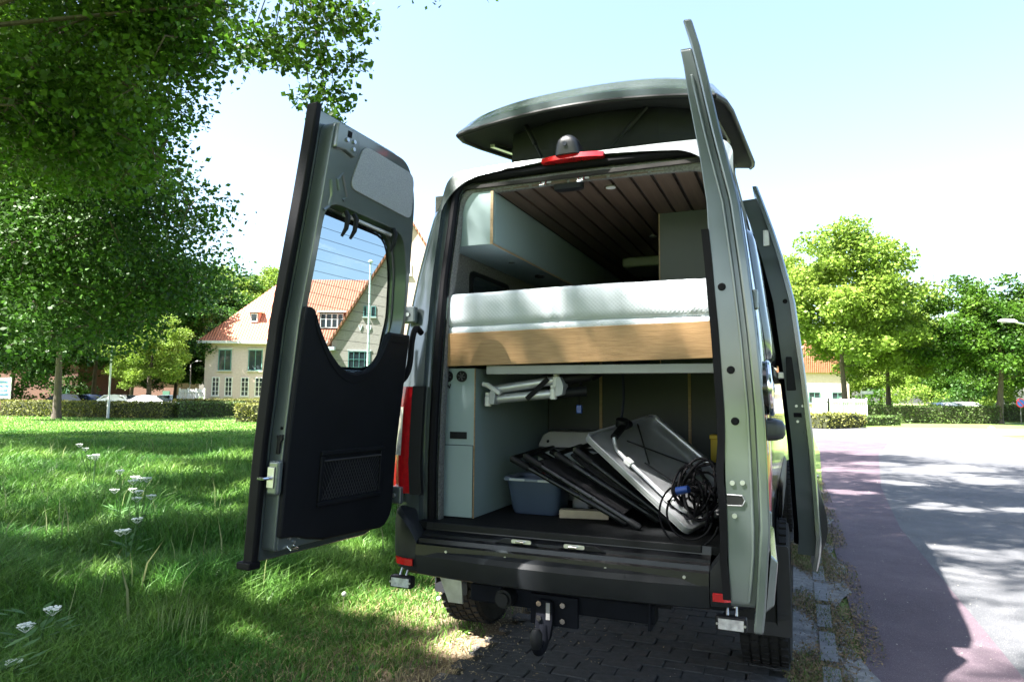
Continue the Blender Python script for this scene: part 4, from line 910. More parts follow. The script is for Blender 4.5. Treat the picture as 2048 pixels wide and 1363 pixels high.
litter('gutter_litter', 60000, fgut, pm('litter_brown', (.10, .065, .03), .9, col2=(.20, .14, .07), scale=4, island=.5), .005, .014, .001)
def fbay(n):
    x = -.95 + rng.gamma(1.6, .16, n); y = rng.uniform(-1.2, 3.5, n); m = x < .9
    return np.stack([x, y, np.full(n, -.006)], 1)[m]
litter('bay_litter', 5200, fbay, pm('litter_pale', (.26, .19, .10), .9, col2=(.40, .33, .21), scale=4, island=.5), .003, .010, .004)
def fall(n):
    x = rng.uniform(-.6, 4.5, n); y = rng.uniform(-1.2, 12, n); return np.stack([x, y, np.full(n, -.006)], 1)
litter('fallen_scales', 2600, fall, pm('scale_pale', (.5, .46, .36), .9, island=.3), .002, .006, .003)
Pm = fgut(12000); Pm[:, 2] = -.008
V, F = blades(Pm, .012+.03*rng.random(len(Pm)), np.full(len(Pm), .004), .8)
np_mesh('gutter_moss', V, F, pm('moss', (.05, .09, .015), .9, col2=(.10, .12, .03), island=.4), kind='stuff')
# ---------------------------------------------------------------- cow parsley, dandelions, weeds
LEAFW = pm('weed_leaf', (.05, .13, .03), .6, col2=(.08, .18, .05), scale=9, trans=.3)
UMB = pm('umbel_white', (.78, .80, .74), .9, var=.06, scale=40)
def parsley(px, dep, h, label, n=4):
    b = W(px, dep, -.03); t = thing('cow_parsley', label, 'flower', b, 'cow parsley flowering in the meadow')
    for k in range(n):
        a = random.uniform(0, 6.28); s_ = random.uniform(.05, .22); hh = h*random.uniform(.7, 1.1)
        top = b + Vector((s_*math.cos(a), s_*math.sin(a), hh))
        add('stem', G().tube([b, b.lerp(top, .55)+Vector((0, 0, .04)), top], [.005, .004, .003], 6), LEAFW, t)
        ug = G()
        for j in range(34):
            r_ = .042*math.sqrt(random.random()); aa = random.uniform(0, 6.28)
            c = top + Vector((r_*math.cos(aa), r_*math.sin(aa), .012-.10*r_*r_*30*.05+random.uniform(-.004, .006)))
            ug.sphere(c, random.uniform(.005, .010), 6, 4, (1, 1, .55))
        for j in range(8):
            aa = j*.785; ug.tube([top-Vector((0, 0, .03)), top+Vector((.04*math.cos(aa), .04*math.sin(aa), .002))], .0012, 4)
        add('umbel', ug, UMB, t)
    lv = []
    for k in range(26):
        a = random.uniform(0, 6.28); r_ = random.uniform(.05, .2); c = b + Vector((r_*math.cos(a), r_*math.sin(a), random.uniform(.1, .3)))
        lv.append((c, a))
    lg = G()
    for c, a in lv:
        e = Vector((math.cos(a), math.sin(a), .3))*.05; s2 = Vector((-math.sin(a), math.cos(a), 0))*.018
        lg.add([c-e, c+s2, c+e, c-s2], [(0, 1, 2, 3)])
    add('foliage', lg, LEAFW, t, kind='stuff')
for px, dep, h, lab, n in ((200, 9.5, .72, 'tall white cow parsley deepest in the shaded meadow', 7), (258, 7.3, .62, 'white cow parsley cluster in the middle of the meadow', 5), (296, 6.9, .60, 'white cow parsley cluster right of the middle meadow clump', 5), (275, 5.6, .42, 'low white cow parsley standing nearer than the middle clumps', 3), (105, 3.9, .24, 'cow parsley with two small heads at the lower left', 2), (40, 3.4, .12, 'lowest white flower head at the left corner of the meadow', 1)):
    parsley(px, dep, h, lab, n)
def dandelion(px, py, h, label):
    dep = 1.46*1365/(py-802); b = W(px, dep, -.03); t = thing('dandelion_clock', label, 'flower', b, 'dandelion clocks in the short grass')
    top = b + Vector((.02, .02, h))
    add('stalk', G().tube([b, b.lerp(top, .5)+Vector((.012, 0, 0)), top], .0022, 6), pm('stalk_tan', (.35, .33, .16), .8), t)
    add('seed_head', G().sphere(top, .016, 10, 7), pm('seed_white', (.6, .6, .55), .95), t)
dandelion(693, 1235, .17, 'dandelion clock on a tall bent stalk below the open left door'); dandelion(878, 1230, .13, 'dandelion clock beside the left rear tyre')
def weed(px, py, s, n, label):
    dep = 1.46*1365/(py-802); b = W(px, dep, -.03); t = thing('broadleaf_weed', label, 'weed', b, 'weeds at the edge of the meadow')
    for k in range(n):
        a = 6.28*k/n + random.uniform(-.3, .3); e = Vector((math.cos(a), math.sin(a), .45)); sd2 = Vector((-math.sin(a), math.cos(a), 0)); L = s*random.uniform(.7, 1.1)
        rows = []
        for q in (0, .25, .5, .75, 1):
            c = b + e*L*q + Vector((0, 0, -.25*L*q*q)); wq = .22*L*math.sin(math.pi*min(.97, q*.85+.12)); rows.append([c-sd2*wq, c+Vector((0, 0, -.02*L)), c+sd2*wq])
        add('leaf', G().loft(rows, closed=False), LEAFW, t, smooth=True)
for px, py, s, n, lab in ((385, 1215, .20, 9, 'leafy green weed in front of the seed grass'), (290, 1235, .17, 8, 'feathery weed left of the leafy one in the meadow'), (560, 1330, .09, 7, 'low bluish rosette weed at the bottom edge'), (745, 1330, .09, 7, 'spiky green weed in the soil beside the pavers'), (640, 1310, .07, 6, 'small weed between the bottom rosette and the pavers'), (812, 1335, .08, 6, 'small grassy weed touching the first pavers')):
    weed(px, py, s, n, lab)
# ================================================================ TREES
LEAF1 = pm('oak_leaf', (.028, .088, .008), .5, var=.2, scale=.5, col2=(.085, .165, .014), island=.55, trans=.5, spec=.35)
LEAFD = pm('dark_leaf', (.022, .068, .009), .55, col2=(.05, .12, .014), scale=.4, island=.5, trans=.35, spec=.3)
LEAFY = pm('bright_leaf', (.13, .22, .025), .55, col2=(.20, .28, .04), scale=.4, island=.3, trans=.4, spec=.3)
BARK = pm('bark', (.05, .038, .028), .9, col2=(.10, .08, .062), scale=5, bump=1.0, bscale=30, stretch=(3, 3, .6))
def leaf_arrays(C, size, up=.35):
    n = len(C); a = rng.normal(size=(n, 3)); a[:, 2] *= .7; a[:, 2] -= .25; a /= np.linalg.norm(a, axis=1)[:, None]
    b = rng.normal(size=(n, 3)); b -= a*(a*b).sum(1)[:, None]; b /= np.linalg.norm(b, axis=1)[:, None]
    nrm = np.cross(a, b); s = (size*rng.uniform(.5, 1.4, n))[:, None]
    base = C - a*s*.5; tip = C + a*s*.5; m = C + a*s*.05
    l_ = m + b*s*.36 + nrm*s*.10; r_ = m - b*s*.36 + nrm*s*.10
    V = np.stack([base, l_, tip, r_], 1).reshape(-1, 3); k = np.arange(n)[:, None]*4
    return V, np.concatenate([k + [0, 1, 2], k + [0, 2, 3]], 0)
def clump_pts(clumps, per):
    out = []
    for (c, r_) in clumps:
        m = max(8, int(per*(r_**2)))
        v = rng.normal(size=(m, 3)); v /= np.linalg.norm(v, axis=1)[:, None]
        rad = r_*(rng.random(m)**.45)*rng.choice([1, 1, 1, 1.25], m)
        v = v*rad[:, None]; v[:, 2] *= .62
        out.append(np.array(c)[None]+v)
    return np.concatenate(out)
def ell_clumps(c, rad, n, rmin, rmax, shellb=.55, flat=-.7):
    out = []
    while len(out) < n:
        v = rng.normal(size=3); v /= np.linalg.norm(v)
        if v[2] < flat: continue
        q = v*(shellb+(1-shellb)*rng.random())
        out.append((np.array(c)+q*np.array(rad), rng.uniform(rmin, rmax)))
    return out
def limbs(g, base, top, clumps, r0, k=14, fork=.35, seed=0):
    base, top = Vector(base), Vector(top); rr_ = random.Random(seed)
    mid = base.lerp(top, .5) + Vector((rr_.uniform(-.3, .3), rr_.uniform(-.3, .3), 0))
    pts = smooth_curve([base, base.lerp(mid, .5), mid, top], 4); n = len(pts)
    g.tube(pts, [r0*(1.25 if i == 0 else 1)*(1-.75*i/(n-1)) for i in range(n)], 9)
    sel = rr_.sample(clumps, min(k, len(clumps)))
    for c, r_ in sel:
        C_ = Vector(c); t = min(.95, max(fork, (C_.z-base.z)/max(.1, (top.z-base.z))*.62)); p = base.lerp(top, t) if t < .5 else mid.lerp(top, (t-.5)*2)
        m1 = p.lerp(C_, .4) + Vector((0, 0, -.06*(C_-p).length)); m2 = p.lerp(C_, .75) + Vector((rr_.uniform(-.3, .3), rr_.uniform(-.3, .3), .03*(C_-p).length))
        q = r0*.13*(1-t*.6); g.tube([p, m1, m2, C_], [q, q*.6, q*.3, q*.1], 6)
        for _ in range(2):
            e = C_ + Vector((rr_.uniform(-1, 1), rr_.uniform(-1, 1), rr_.uniform(-.6, .5)))*r_; g.tube([m2, m2.lerp(e, .5)+Vector((0, 0, .1)), e], [q*.25, q*.15, q*.04], 5)
def inpoly(x, y, P):
    c = False; n = len(P)
    for i in range(n):
        x1, y1 = P[i]; x2, y2 = P[i-1]
        if (y1 > y) != (y2 > y) and x < (x2-x1)*(y-y1)/(y2-y1)+x1: c = not c
    return c
# broad old tree whose trunk stands left of the view; its crown arches over the meadow and the van
OKP = [(-3000, -60), (690, -60), (700, 20), (690, 120), (665, 190), (610, 215), (590, 130), (535, 80), (470, 95), (400, 110), (365, 220), (330, 300), (345, 350), (400, 400), (425, 440), (410, 500), (350, 560), (250, 640), (120, 700), (-3000, 720)]
def ok_clump(c, r_):
    q = proj(c)
    if q is None: return True
    d_ = (Vector(c)-CAMP).length
    if d_ < 5.5: return False
    pr = 1365*r_/q[2]*.75
    if q[0] > 2048+pr or q[0] < -pr or q[1] < -pr*1.1: return True
    return inpoly(q[0], q[1], OKP) and (q[0]+pr*.6 < 720) and inpoly(min(q[0]+pr*.55, 715), max(q[1], 5), OKP)
GAPS = []      # openings in the canopy: (point that the light reaches, radius)
for px, py, r_ in ((300, 1060, .45), (420, 1040, .45), (150, 1095, .4), (650, 1090, .4), (715, 1105, .3), (40, 1010, .5), (350, 965, .7), (470, 930, .8), (110, 935, .7), (600, 1200, .2), (820, 1215, .28), (740, 1205, .2), (930, 1268, .26), (510, 1275, .16), (240, 1185, .22), (430, 1190, .22), (490, 1000, .4), (200, 985, .4),
    (1900, 1100, .24), (1985, 1108, .3), (1965, 1150, .3), (2010, 1185, .3), (1995, 1270, .3), (1935, 1205, .15), (2040, 1235, .35), (1830, 930, 1.1), (1960, 955, .8), (1860, 1010, .35), (1700, 940, .6), (1705, 985, .35), (1780, 962, .45), (2030, 1010, .4), (1960, 905, 1.5), (1720, 905, 1.2)):
    for _ in range(4):
        aa, rr_ = random.uniform(0, 6.28), r_*random.uniform(.2, 1.1)
        GAPS.append((np.array(W(px, 1.46*1365/(py-803), 0)) + np.array([rr_*math.cos(aa), rr_*math.sin(aa), 0]), r_*random.uniform(.35, .75)))
for p_, r_ in (((-.30, .11, 1.64), .06), ((.10, .11, 1.66), .05), ((.72, .11, 1.66), .07), ((.62, .11, 1.95), .07), ((-.16, -.15, .67), .11), ((.94, -.9, 1.12), .08), ((.0, .35, 3.08), .2), ((.35, .35, 3.1), .12)):
    GAPS.append((np.array(p_), r_))
SVN = np.array(sv)
def open_gaps(P):
    keep = np.ones(len(P), bool)
    for g_, r_ in GAPS:
        d_ = P - g_[None]; t_ = d_ @ SVN; dist = np.linalg.norm(d_ - t_[:, None]*SVN[None], axis=1); keep &= dist > r_*(1+.25*np.sin(P[:, 2]*2.1+P[:, 0]*1.7))
    return P[keep]
def big_tree(label, base, c, rad, n, rmin, rmax, per, leafs, mat, r0, top, k=26, seed=1, filt=True, extra=()):
    cl_ = [q for q in ell_clumps(c, rad, n, rmin, rmax, .35) if (not filt or ok_clump(*q))]; extra = list(extra); cl_ += extra
    t = thing('broadleaf_tree', label, 'tree', base)
    g = G(); limbs(g, base, top, cl_[:len(cl_)-len(extra)], r0, k, .3, seed)
    for c_, r_ in extra:      # twigs inside the leaf masses in view
        for _ in range(3):
            a_ = Vector(c_) + Vector((random.uniform(-1, 1), random.uniform(-1, 1), random.uniform(.0, .5)))*r_*.6; b_2 = Vector(c_) + Vector((random.uniform(-1, 1), random.uniform(-1, 1), random.uniform(-.6, -.1)))*r_*.7
            g.tube([a_, a_.lerp(b_2, .5) + Vector((random.uniform(-.15, .15), random.uniform(-.15, .15), .1)), b_2], [.022, .014, .004], 5)
    add('trunk', g, BARK, t, smooth=True, ang=60)
    Cp = open_gaps(clump_pts(cl_, per)); V, F = leaf_arrays(Cp, leafs)
    np_mesh('crown', V - np.array(base)[None], F, mat, t)
    return t, cl_
def view_fill(n, d0, d1, poly, rmin, rmax):
    out = []
    while len(out) < n:
        px, py = rng.uniform(-60, 700), rng.uniform(-60, 700)
        if not inpoly(px, py, poly): continue
        dep = rng.uniform(d0, d1); r_ = rng.uniform(rmin, rmax); pr = 1365*r_/dep*.55
        if not (inpoly(px+pr, py, poly) and inpoly(px, py+pr*.6, poly)): continue
        p = W(px, dep); z = CAMP.z + (797-py)/1365*dep; out.append(((p.x, p.y, z), r_))
    return out
NEAR = [(W(620, 8.5, 5.75), .38), (W(655, 8.5, 5.35), .33), (W(640, 8.4, 5.05), .30), (W(600, 8.6, 5.3), .3), (W(560, 8.8, 6.0), .42), (W(520, 9.0, 6.25), .5), (W(680, 8.4, 6.2), .4), (W(470, 9.2, 6.3), .5), (W(600, 8.5, 6.3), .5), (W(640, 8.3, 6.4), .5), (W(690, 8.4, 5.7), .28)]
big_tree('huge broadleaf tree arching over the meadow from the left, twigs hanging into the sky', (-9.9, 2.2, -.03), (-7.2, 2.8, 11.4), (10.8, 10.5, 6.2), 205, .9, 1.9, 700, .10, LEAF1, .42, (-8.6, 2.4, 13), 18, 3, True, view_fill(92, 9.5, 14, [(-100, -80), (480, -80), (400, 110), (365, 220), (330, 300), (250, 380), (-100, 420)], .7, 1.1))
big_tree('dense broadleaf tree at the far left edge filling the upper left corner', (*W(-560, 19)[:2], -.03), (*W(-330, 19)[:2], 9.5), (7.0, 7.0, 6.2), 130, .9, 1.6, 560, .12, LEAFD, .36, (*W(-500, 19)[:2], 12), 14, 4, True, view_fill(100, 15, 22, [(-100, 100), (360, 200), (330, 300), (345, 350), (400, 400), (440, 440), (470, 500), (440, 560), (330, 640), (270, 720), (120, 760), (-100, 780)], .9, 1.5))
t_n = bpy.data.objects['broadleaf_tree']
Cp = clump_pts([(tuple(c), r_) for c, r_ in NEAR], 1500); V, F = leaf_arrays(Cp, .085)
np_mesh('hanging_spray', V - np.array(t_n.location)[None], F, LEAF1, t_n)
gt = G()
for c, r_ in NEAR:
    s0 = Vector(W(560, 9.0, 7.6)); gt.tube(smooth_curve([s0, s0.lerp(Vector(c), .5)+Vector((0, 0, .25)), c], 5), [.014*(1-i/11)+.003 for i in range(11)], 6)
gt.tube(smooth_curve([W(380, 9.8, 7.9), W(440, 9.4, 8.05), W(500, 9.2, 7.75), W(560, 9.0, 7.6)], 6), [.02*(1-i/19)+.012 for i in range(19)], 8)
add('hanging_branch', gt, BARK, t_n, smooth=True)
big_tree('broadleaf tree standing behind the camera whose crown shades the meadow', (-11.5, -8.5, -.03), (-9.5, -7.5, 11), (7, 7, 5.5), 70, 1.2, 2.0, 330, .16, LEAF1, .38, (-10.8, -8.2, 13), 20, 5)
big_tree('added unseen broadleaf tree behind the camera on the right, dimming the skylight, reflected in the paint', (7.5, -12, -.03), (7, -11.5, 8.5), (7, 6, 6), 80, 1.0, 1.8, 200, .2, LEAFD, .36, (7.2, -12, 11), 16, 6)  # unseen tree added to hold skylight back from the shaded van
big_tree('added unseen broadleaf tree directly behind the camera, dimming the skylight', (-1.5, -14.5, -.03), (-1.5, -13.5, 9), (7, 6, 6.5), 80, 1.0, 1.8, 200, .2, LEAFD, .36, (-1.5, -14.5, 11), 16, 7)  # also added out of view, so the shade round the van gets darker
# tree variants reused at a distance
def crown_variant(rad, n, rmin, rmax, per, leafs, mat, seed):
    cl_ = ell_clumps((0, 0, 0), rad, n, rmin, rmax, .45); V, F = leaf_arrays(clump_pts(cl_, per), leafs)
    me_o = np_mesh('crown', V, F, mat); me = me_o.data; COL.objects.unlink(me_o); bpy.data.objects.remove(me_o)
    return me, cl_
VARS = [crown_variant((4.6, 4.6, 5.0), 105, .7, 1.3, 300, .24, LEAFD, 1), crown_variant((5.2, 4.8, 4.4), 105, .8, 1.4, 280, .24, LEAF1, 2), crown_variant((4.4, 4.4, 5.6), 110, .7, 1.35, 330, .22, LEAFY, 3)]
def far_tree(px, dep, zc, sc, var, label, tr=.25, cat='tree', group='trees in the background', base_z=-.03, szz=1.0):
    b = W(px, dep, base_z); t = thing('background_tree', label, cat, b, group)
    me, cl_ = VARS[var]
    o = bpy.data.objects.new('crown', me); link(o, t); o.location = (0, 0, zc-base_z); o.scale = (sc, sc, sc*szz); o.rotation_euler = (0, 0, random.uniform(0, 6.28))
    g = G(); M = o.rotation_euler.to_matrix()
    cw = [(tuple(b + Vector((0, 0, zc-base_z)) + M @ Vector((c[0]*sc, c[1]*sc, c[2]*sc*szz))), r_*sc) for c, r_ in cl_[::8]]
    limbs(g, b, b + Vector((.2, .1, zc+1.5*sc)), cw, tr, 8, .4, int(px))
    add('trunk', g, BARK, t, smooth=True, ang=60)
for a in ((120, 41, 8.2, 1.15, 0, 'dark leafy tree over the left end of the clipped hedge'), (300, 62, 8.6, 1.25, 0, 'dark tree in the wood left of the brick villa'), (235, 70, 10, 1.5, 0, 'tall dark tree far behind the lamp post'), (430, 92, 11, 1.55, 0, 'dark tree peeping over the left roof end of the villa'), (500, 96, 12, 1.5, 2, 'pale green tree top between the wood and the open left door'), (300, 52, 4.4, .62, 2, 'bright yellow green young tree right of the lamp post'), (20, 50, 6.5, 1.1, 0, 'dark tree behind the brick building at the left edge'), (265, 82, 7, 1.3, 0, 'dark tree closing the gap behind the lamp post'), (430, 74, 5.6, 1.0, 0, 'dark tree rising behind the left end of the villa fence'), (620, 110, 12.5, 1.3, 1, 'round green tree top seen above the villa roof through the glass'), (190, 56, 6.6, 1.0, 0, 'mid green tree behind the parked cars'), (352, 70, 5.0, .8, 0, 'small dark tree beside the villa corner')):
    far_tree(*a[:5], a[5])
for a in ((1690, 50, 8.3, 1.17, 2, 'bright green maple at the road bend, the taller left of two'), (1775, 55, 6.3, .92, 2, 'lower bright green tree on a slim pale trunk right of the maple'), (1995, 47, 6.1, .92, 1, 'green tree with bare pinkish trunk at the right verge'), (1870, 80, 6.2, 1.0, 2, 'yellow green tree in the distance between the right trees'), (1930, 72, 4.4, .95, 1, 'rounded dark shrubby tree behind the right hedge'), (2090, 68, 6.5, 1.15, 1, 'green tree beyond the no parking sign'), (1760, 95, 6.8, 1.3, 2, 'hazy pale tree far behind the road bend'), (1610, 100, 6.0, 1.3, 2, 'far tree behind the sliding door'), (2060, 58, 5.5, 1.05, 1, 'leafy green tree right of the pinkish trunk'), (1905, 90, 5.5, 1.3, 2, 'far pale green tree above the right box hedge')):
    far_tree(*a[:5], a[5])
def bush(px, dep, r_, label, mat, hz=1.0):
    b = W(px, dep, -.03); t = thing('garden_bush', label, 'bush', b, 'bushes in the gardens')
    cl_ = ell_clumps((b.x, b.y, r_*.7*hz), (r_, r_, r_*.75*hz), 22, r_*.25, r_*.42, .4, -.5)
    V, F = leaf_arrays(clump_pts(cl_, 320/r_**1.2), .2); np_mesh('foliage', V - np.array(b)[None], F, mat, t)
    g = G()
    for k in range(4): g.tube([b, b + Vector((random.uniform(-.5, .5)*r_, random.uniform(-.5, .5)*r_, r_*.8))], [.05, .015], 5)
    add('stem', g, BARK, t)
bush(60, 52, 1.9, 'dark bush in front of the brick building at the left edge', LEAFD, 1.3); bush(150, 57, 2.0, 'dark bush behind the black parked car', LEAFD, 1.3); bush(1830, 62, 2.4, 'bright rounded bush under the two road bend trees', LEAFY); bush(1745, 64, 1.9, 'round bush left of the bright rounded one', LEAF1); bush(2010, 62, 2.2, 'bright bush behind the pinkish trunk', LEAFY); bush(1930, 66, 2.4, 'dark bush behind the right hedge', LEAFD)
# hedges
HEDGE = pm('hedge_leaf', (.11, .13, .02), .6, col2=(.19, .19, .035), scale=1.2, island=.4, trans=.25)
HEDGE_SHADE = pm('hedge_dark_shade', (.05, .10, .018), .6, col2=(.09, .14, .025), scale=1.2, island=.4, trans=.25)  # darker copy of the hedge leaf: shade on turned-away hedges put into the colour
def hedge(p0, p1, wd, h, label, mat, dens=170, ls=.11):
    p0, p1 = Vector(p0), Vector(p1); L = (p1-p0).length; e = (p1-p0)/L; n_ = Vector((-e.y, e.x, 0)); c = (p0+p1)/2
    t = thing('clipped_hedge', label, 'hedge', (c.x, c.y, -.03), 'clipped hedges')
    add('core', G().box((c.x, c.y, h/2-.03), (L-.1, wd-.16, h-.1), Matrix((e, n_, Vector((0, 0, 1)))).transposed()), pm('hedge_core', (.03, .035, .012), .95), t)
    area = 2*L*h + L*wd + 2*wd*h; N = int(area*dens); F_ = []
    u = rng.uniform(-.5, .5, N); v = rng.uniform(-.5, .5, N); s_ = rng.random(N)*area; P = np.zeros((N, 3))
    m1 = s_ < 2*L*h; m2 = (~m1) & (s_ < 2*L*h+L*wd); m3 = ~(m1 | m2)
    sg = rng.choice([-1, 1], N)
    P[m1] = np.stack([u[m1]*L, sg[m1]*wd/2, (v[m1]+.5)*h], 1); P[m2] = np.stack([u[m2]*L, v[m2]*wd, np.full(m2.sum(), h)], 1); P[m3] = np.stack([sg[m3]*L/2, u[m3]*wd, (v[m3]+.5)*h], 1)
    P += rng.normal(0, .045, P.shape)
    X = np.array(e)[None]*P[:, :1] + np.array(n_)[None]*P[:, 1:2]; X[:, 2] += P[:, 2]
    V, F = leaf_arrays(X, ls); np_mesh('foliage', V, F, mat, t)
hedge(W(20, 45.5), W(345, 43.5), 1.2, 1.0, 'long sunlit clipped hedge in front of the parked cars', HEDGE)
hedge(W(352, 44.0), W(485, 49), 1.1, 1.0, 'shaded stretch of hedge continuing right of the sunlit one', HEDGE_SHADE)
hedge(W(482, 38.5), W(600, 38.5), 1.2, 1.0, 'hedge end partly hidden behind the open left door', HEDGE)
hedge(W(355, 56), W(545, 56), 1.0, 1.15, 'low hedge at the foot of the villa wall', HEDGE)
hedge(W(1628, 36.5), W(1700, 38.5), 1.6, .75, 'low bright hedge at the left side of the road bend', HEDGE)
hedge(W(1702, 41.0), W(1786, 42.5), 1.0, .55, 'lowest dark hedge below the white fence', HEDGE_SHADE)
hedge(W(1735, 47.5), W(1985, 47.5), 1.5, 1.15, 'long box hedge behind the far side of the road', HEDGE_SHADE)
hedge(W(2000, 52), W(2120, 52), 1.4, 1.3, 'hedge behind the no parking sign', HEDGE_SHADE)
# ================================================================ BACKGROUND BUILDINGS AND STREET THINGS
def brickmat(name, c1, c2_, mortar, s=(1, 1, 1), scale=4.2):
    m = bpy.data.materials.new(name); m.use_nodes = True; n = m.node_tree.nodes; l = m.node_tree.links; b = n['Principled BSDF']; b.inputs['Roughness'].default_value = .9
    tc = n.new('ShaderNodeTexCoord'); sp = n.new('ShaderNodeSeparateXYZ'); cb = n.new('ShaderNodeCombineXYZ'); l.new(tc.outputs['Object'], sp.inputs[0])
    ad = n.new('ShaderNodeMath'); ad.operation = 'ADD'; l.new(sp.outputs['X'], ad.inputs[0]); l.new(sp.outputs['Y'], ad.inputs[1]); l.new(ad.outputs[0], cb.inputs['X']); l.new(sp.outputs['Z'], cb.inputs['Y'])
    bt = n.new('ShaderNodeTexBrick'); bt.inputs['Scale'].default_value = scale; bt.inputs['Color1'].default_value = (*c1, 1); bt.inputs['Color2'].default_value = (*c2_, 1); bt.inputs['Mortar'].default_value = (*mortar, 1); bt.inputs['Mortar Size'].default_value = .012
    l.new(cb.outputs[0], bt.inputs['Vector']); l.new(bt.outputs['Color'], b.inputs['Base Color']); MATS[name] = m; return m
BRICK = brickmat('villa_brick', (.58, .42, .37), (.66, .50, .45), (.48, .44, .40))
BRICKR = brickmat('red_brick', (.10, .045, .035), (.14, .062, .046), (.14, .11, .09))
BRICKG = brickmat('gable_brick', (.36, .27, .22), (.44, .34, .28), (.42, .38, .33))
def tilemat(name, c1, c2_):
    m = pm(name, c1, .75, col2=c2_, scale=2.5); n = m.node_tree.nodes; l = m.node_tree.links; b = n['Principled BSDF']
    tc = n.new('ShaderNodeTexCoord'); w1 = n.new('ShaderNodeTexWave'); w1.bands_direction = 'Z'; w1.inputs['Scale'].default_value = 1.15; w1.wave_profile = 'SAW'; l.new(tc.outputs['Object'], w1.inputs['Vector'])
    w2 = n.new('ShaderNodeTexWave'); w2.bands_direction = 'X'; w2.inputs['Scale'].default_value = 1.3; l.new(tc.outputs['Object'], w2.inputs['Vector'])
    ad = n.new('ShaderNodeMath'); ad.operation = 'ADD'; l.new(w1.outputs['Fac'], ad.inputs[0]); l.new(w2.outputs['Fac'], ad.inputs[1])
    bp = n.new('ShaderNodeBump'); bp.inputs['Strength'].default_value = .9; bp.inputs['Distance'].default_value = .09; l.new(ad.outputs[0], bp.inputs['Height']); l.new(bp.outputs[0], b.inputs['Normal'])
    return m
TILE = tilemat('roof_tile', (.44, .155, .085), (.54, .22, .13))
STONE = pm('pale_stone', (.55, .52, .46), .85, var=.1, scale=4)
def win(parent, x0, x1, z0, z1, y, nx, nz, fm, surround=None, out=-1):
    """window in a wall facing -y (local space): frame with pane and bars"""
    t = .07
    fr = G()
    for a, b, c, d in ((x0, x1, z0, z0+t), (x0, x1, z1-t, z1), (x0, x0+t, z0+t, z1-t), (x1-t, x1, z0+t, z1-t)): fr.bx(a, b, y-.05, y+.05, c, d)
    for i in range(1, nx): q = x0+(x1-x0)*i/nx; fr.bx(q-.025, q+.025, y-.035, y+.03, z0+t, z1-t)
    for i in range(1, nz): q = z0+(z1-z0)*i/nz; fr.bx(x0+t, x1-t, y-.032, y+.03, q-.02, q+.02)
    w_ = add('window', fr, fm, parent)
    add('pane', G().bx(x0+.02, x1-.02, y+.005, y+.02, z0+.02, z1-.02), GLASSD, w_)
    add('sill', G().bx(x0-.08, x1+.08, y-.14, y-.001, z0-.1, z0-.002), STONE, w_)
    if surround: add('lintel', G().bx(x0-.1, x1+.1, y-.06, y-.0, z1+.002, z1+.16), surround, w_)
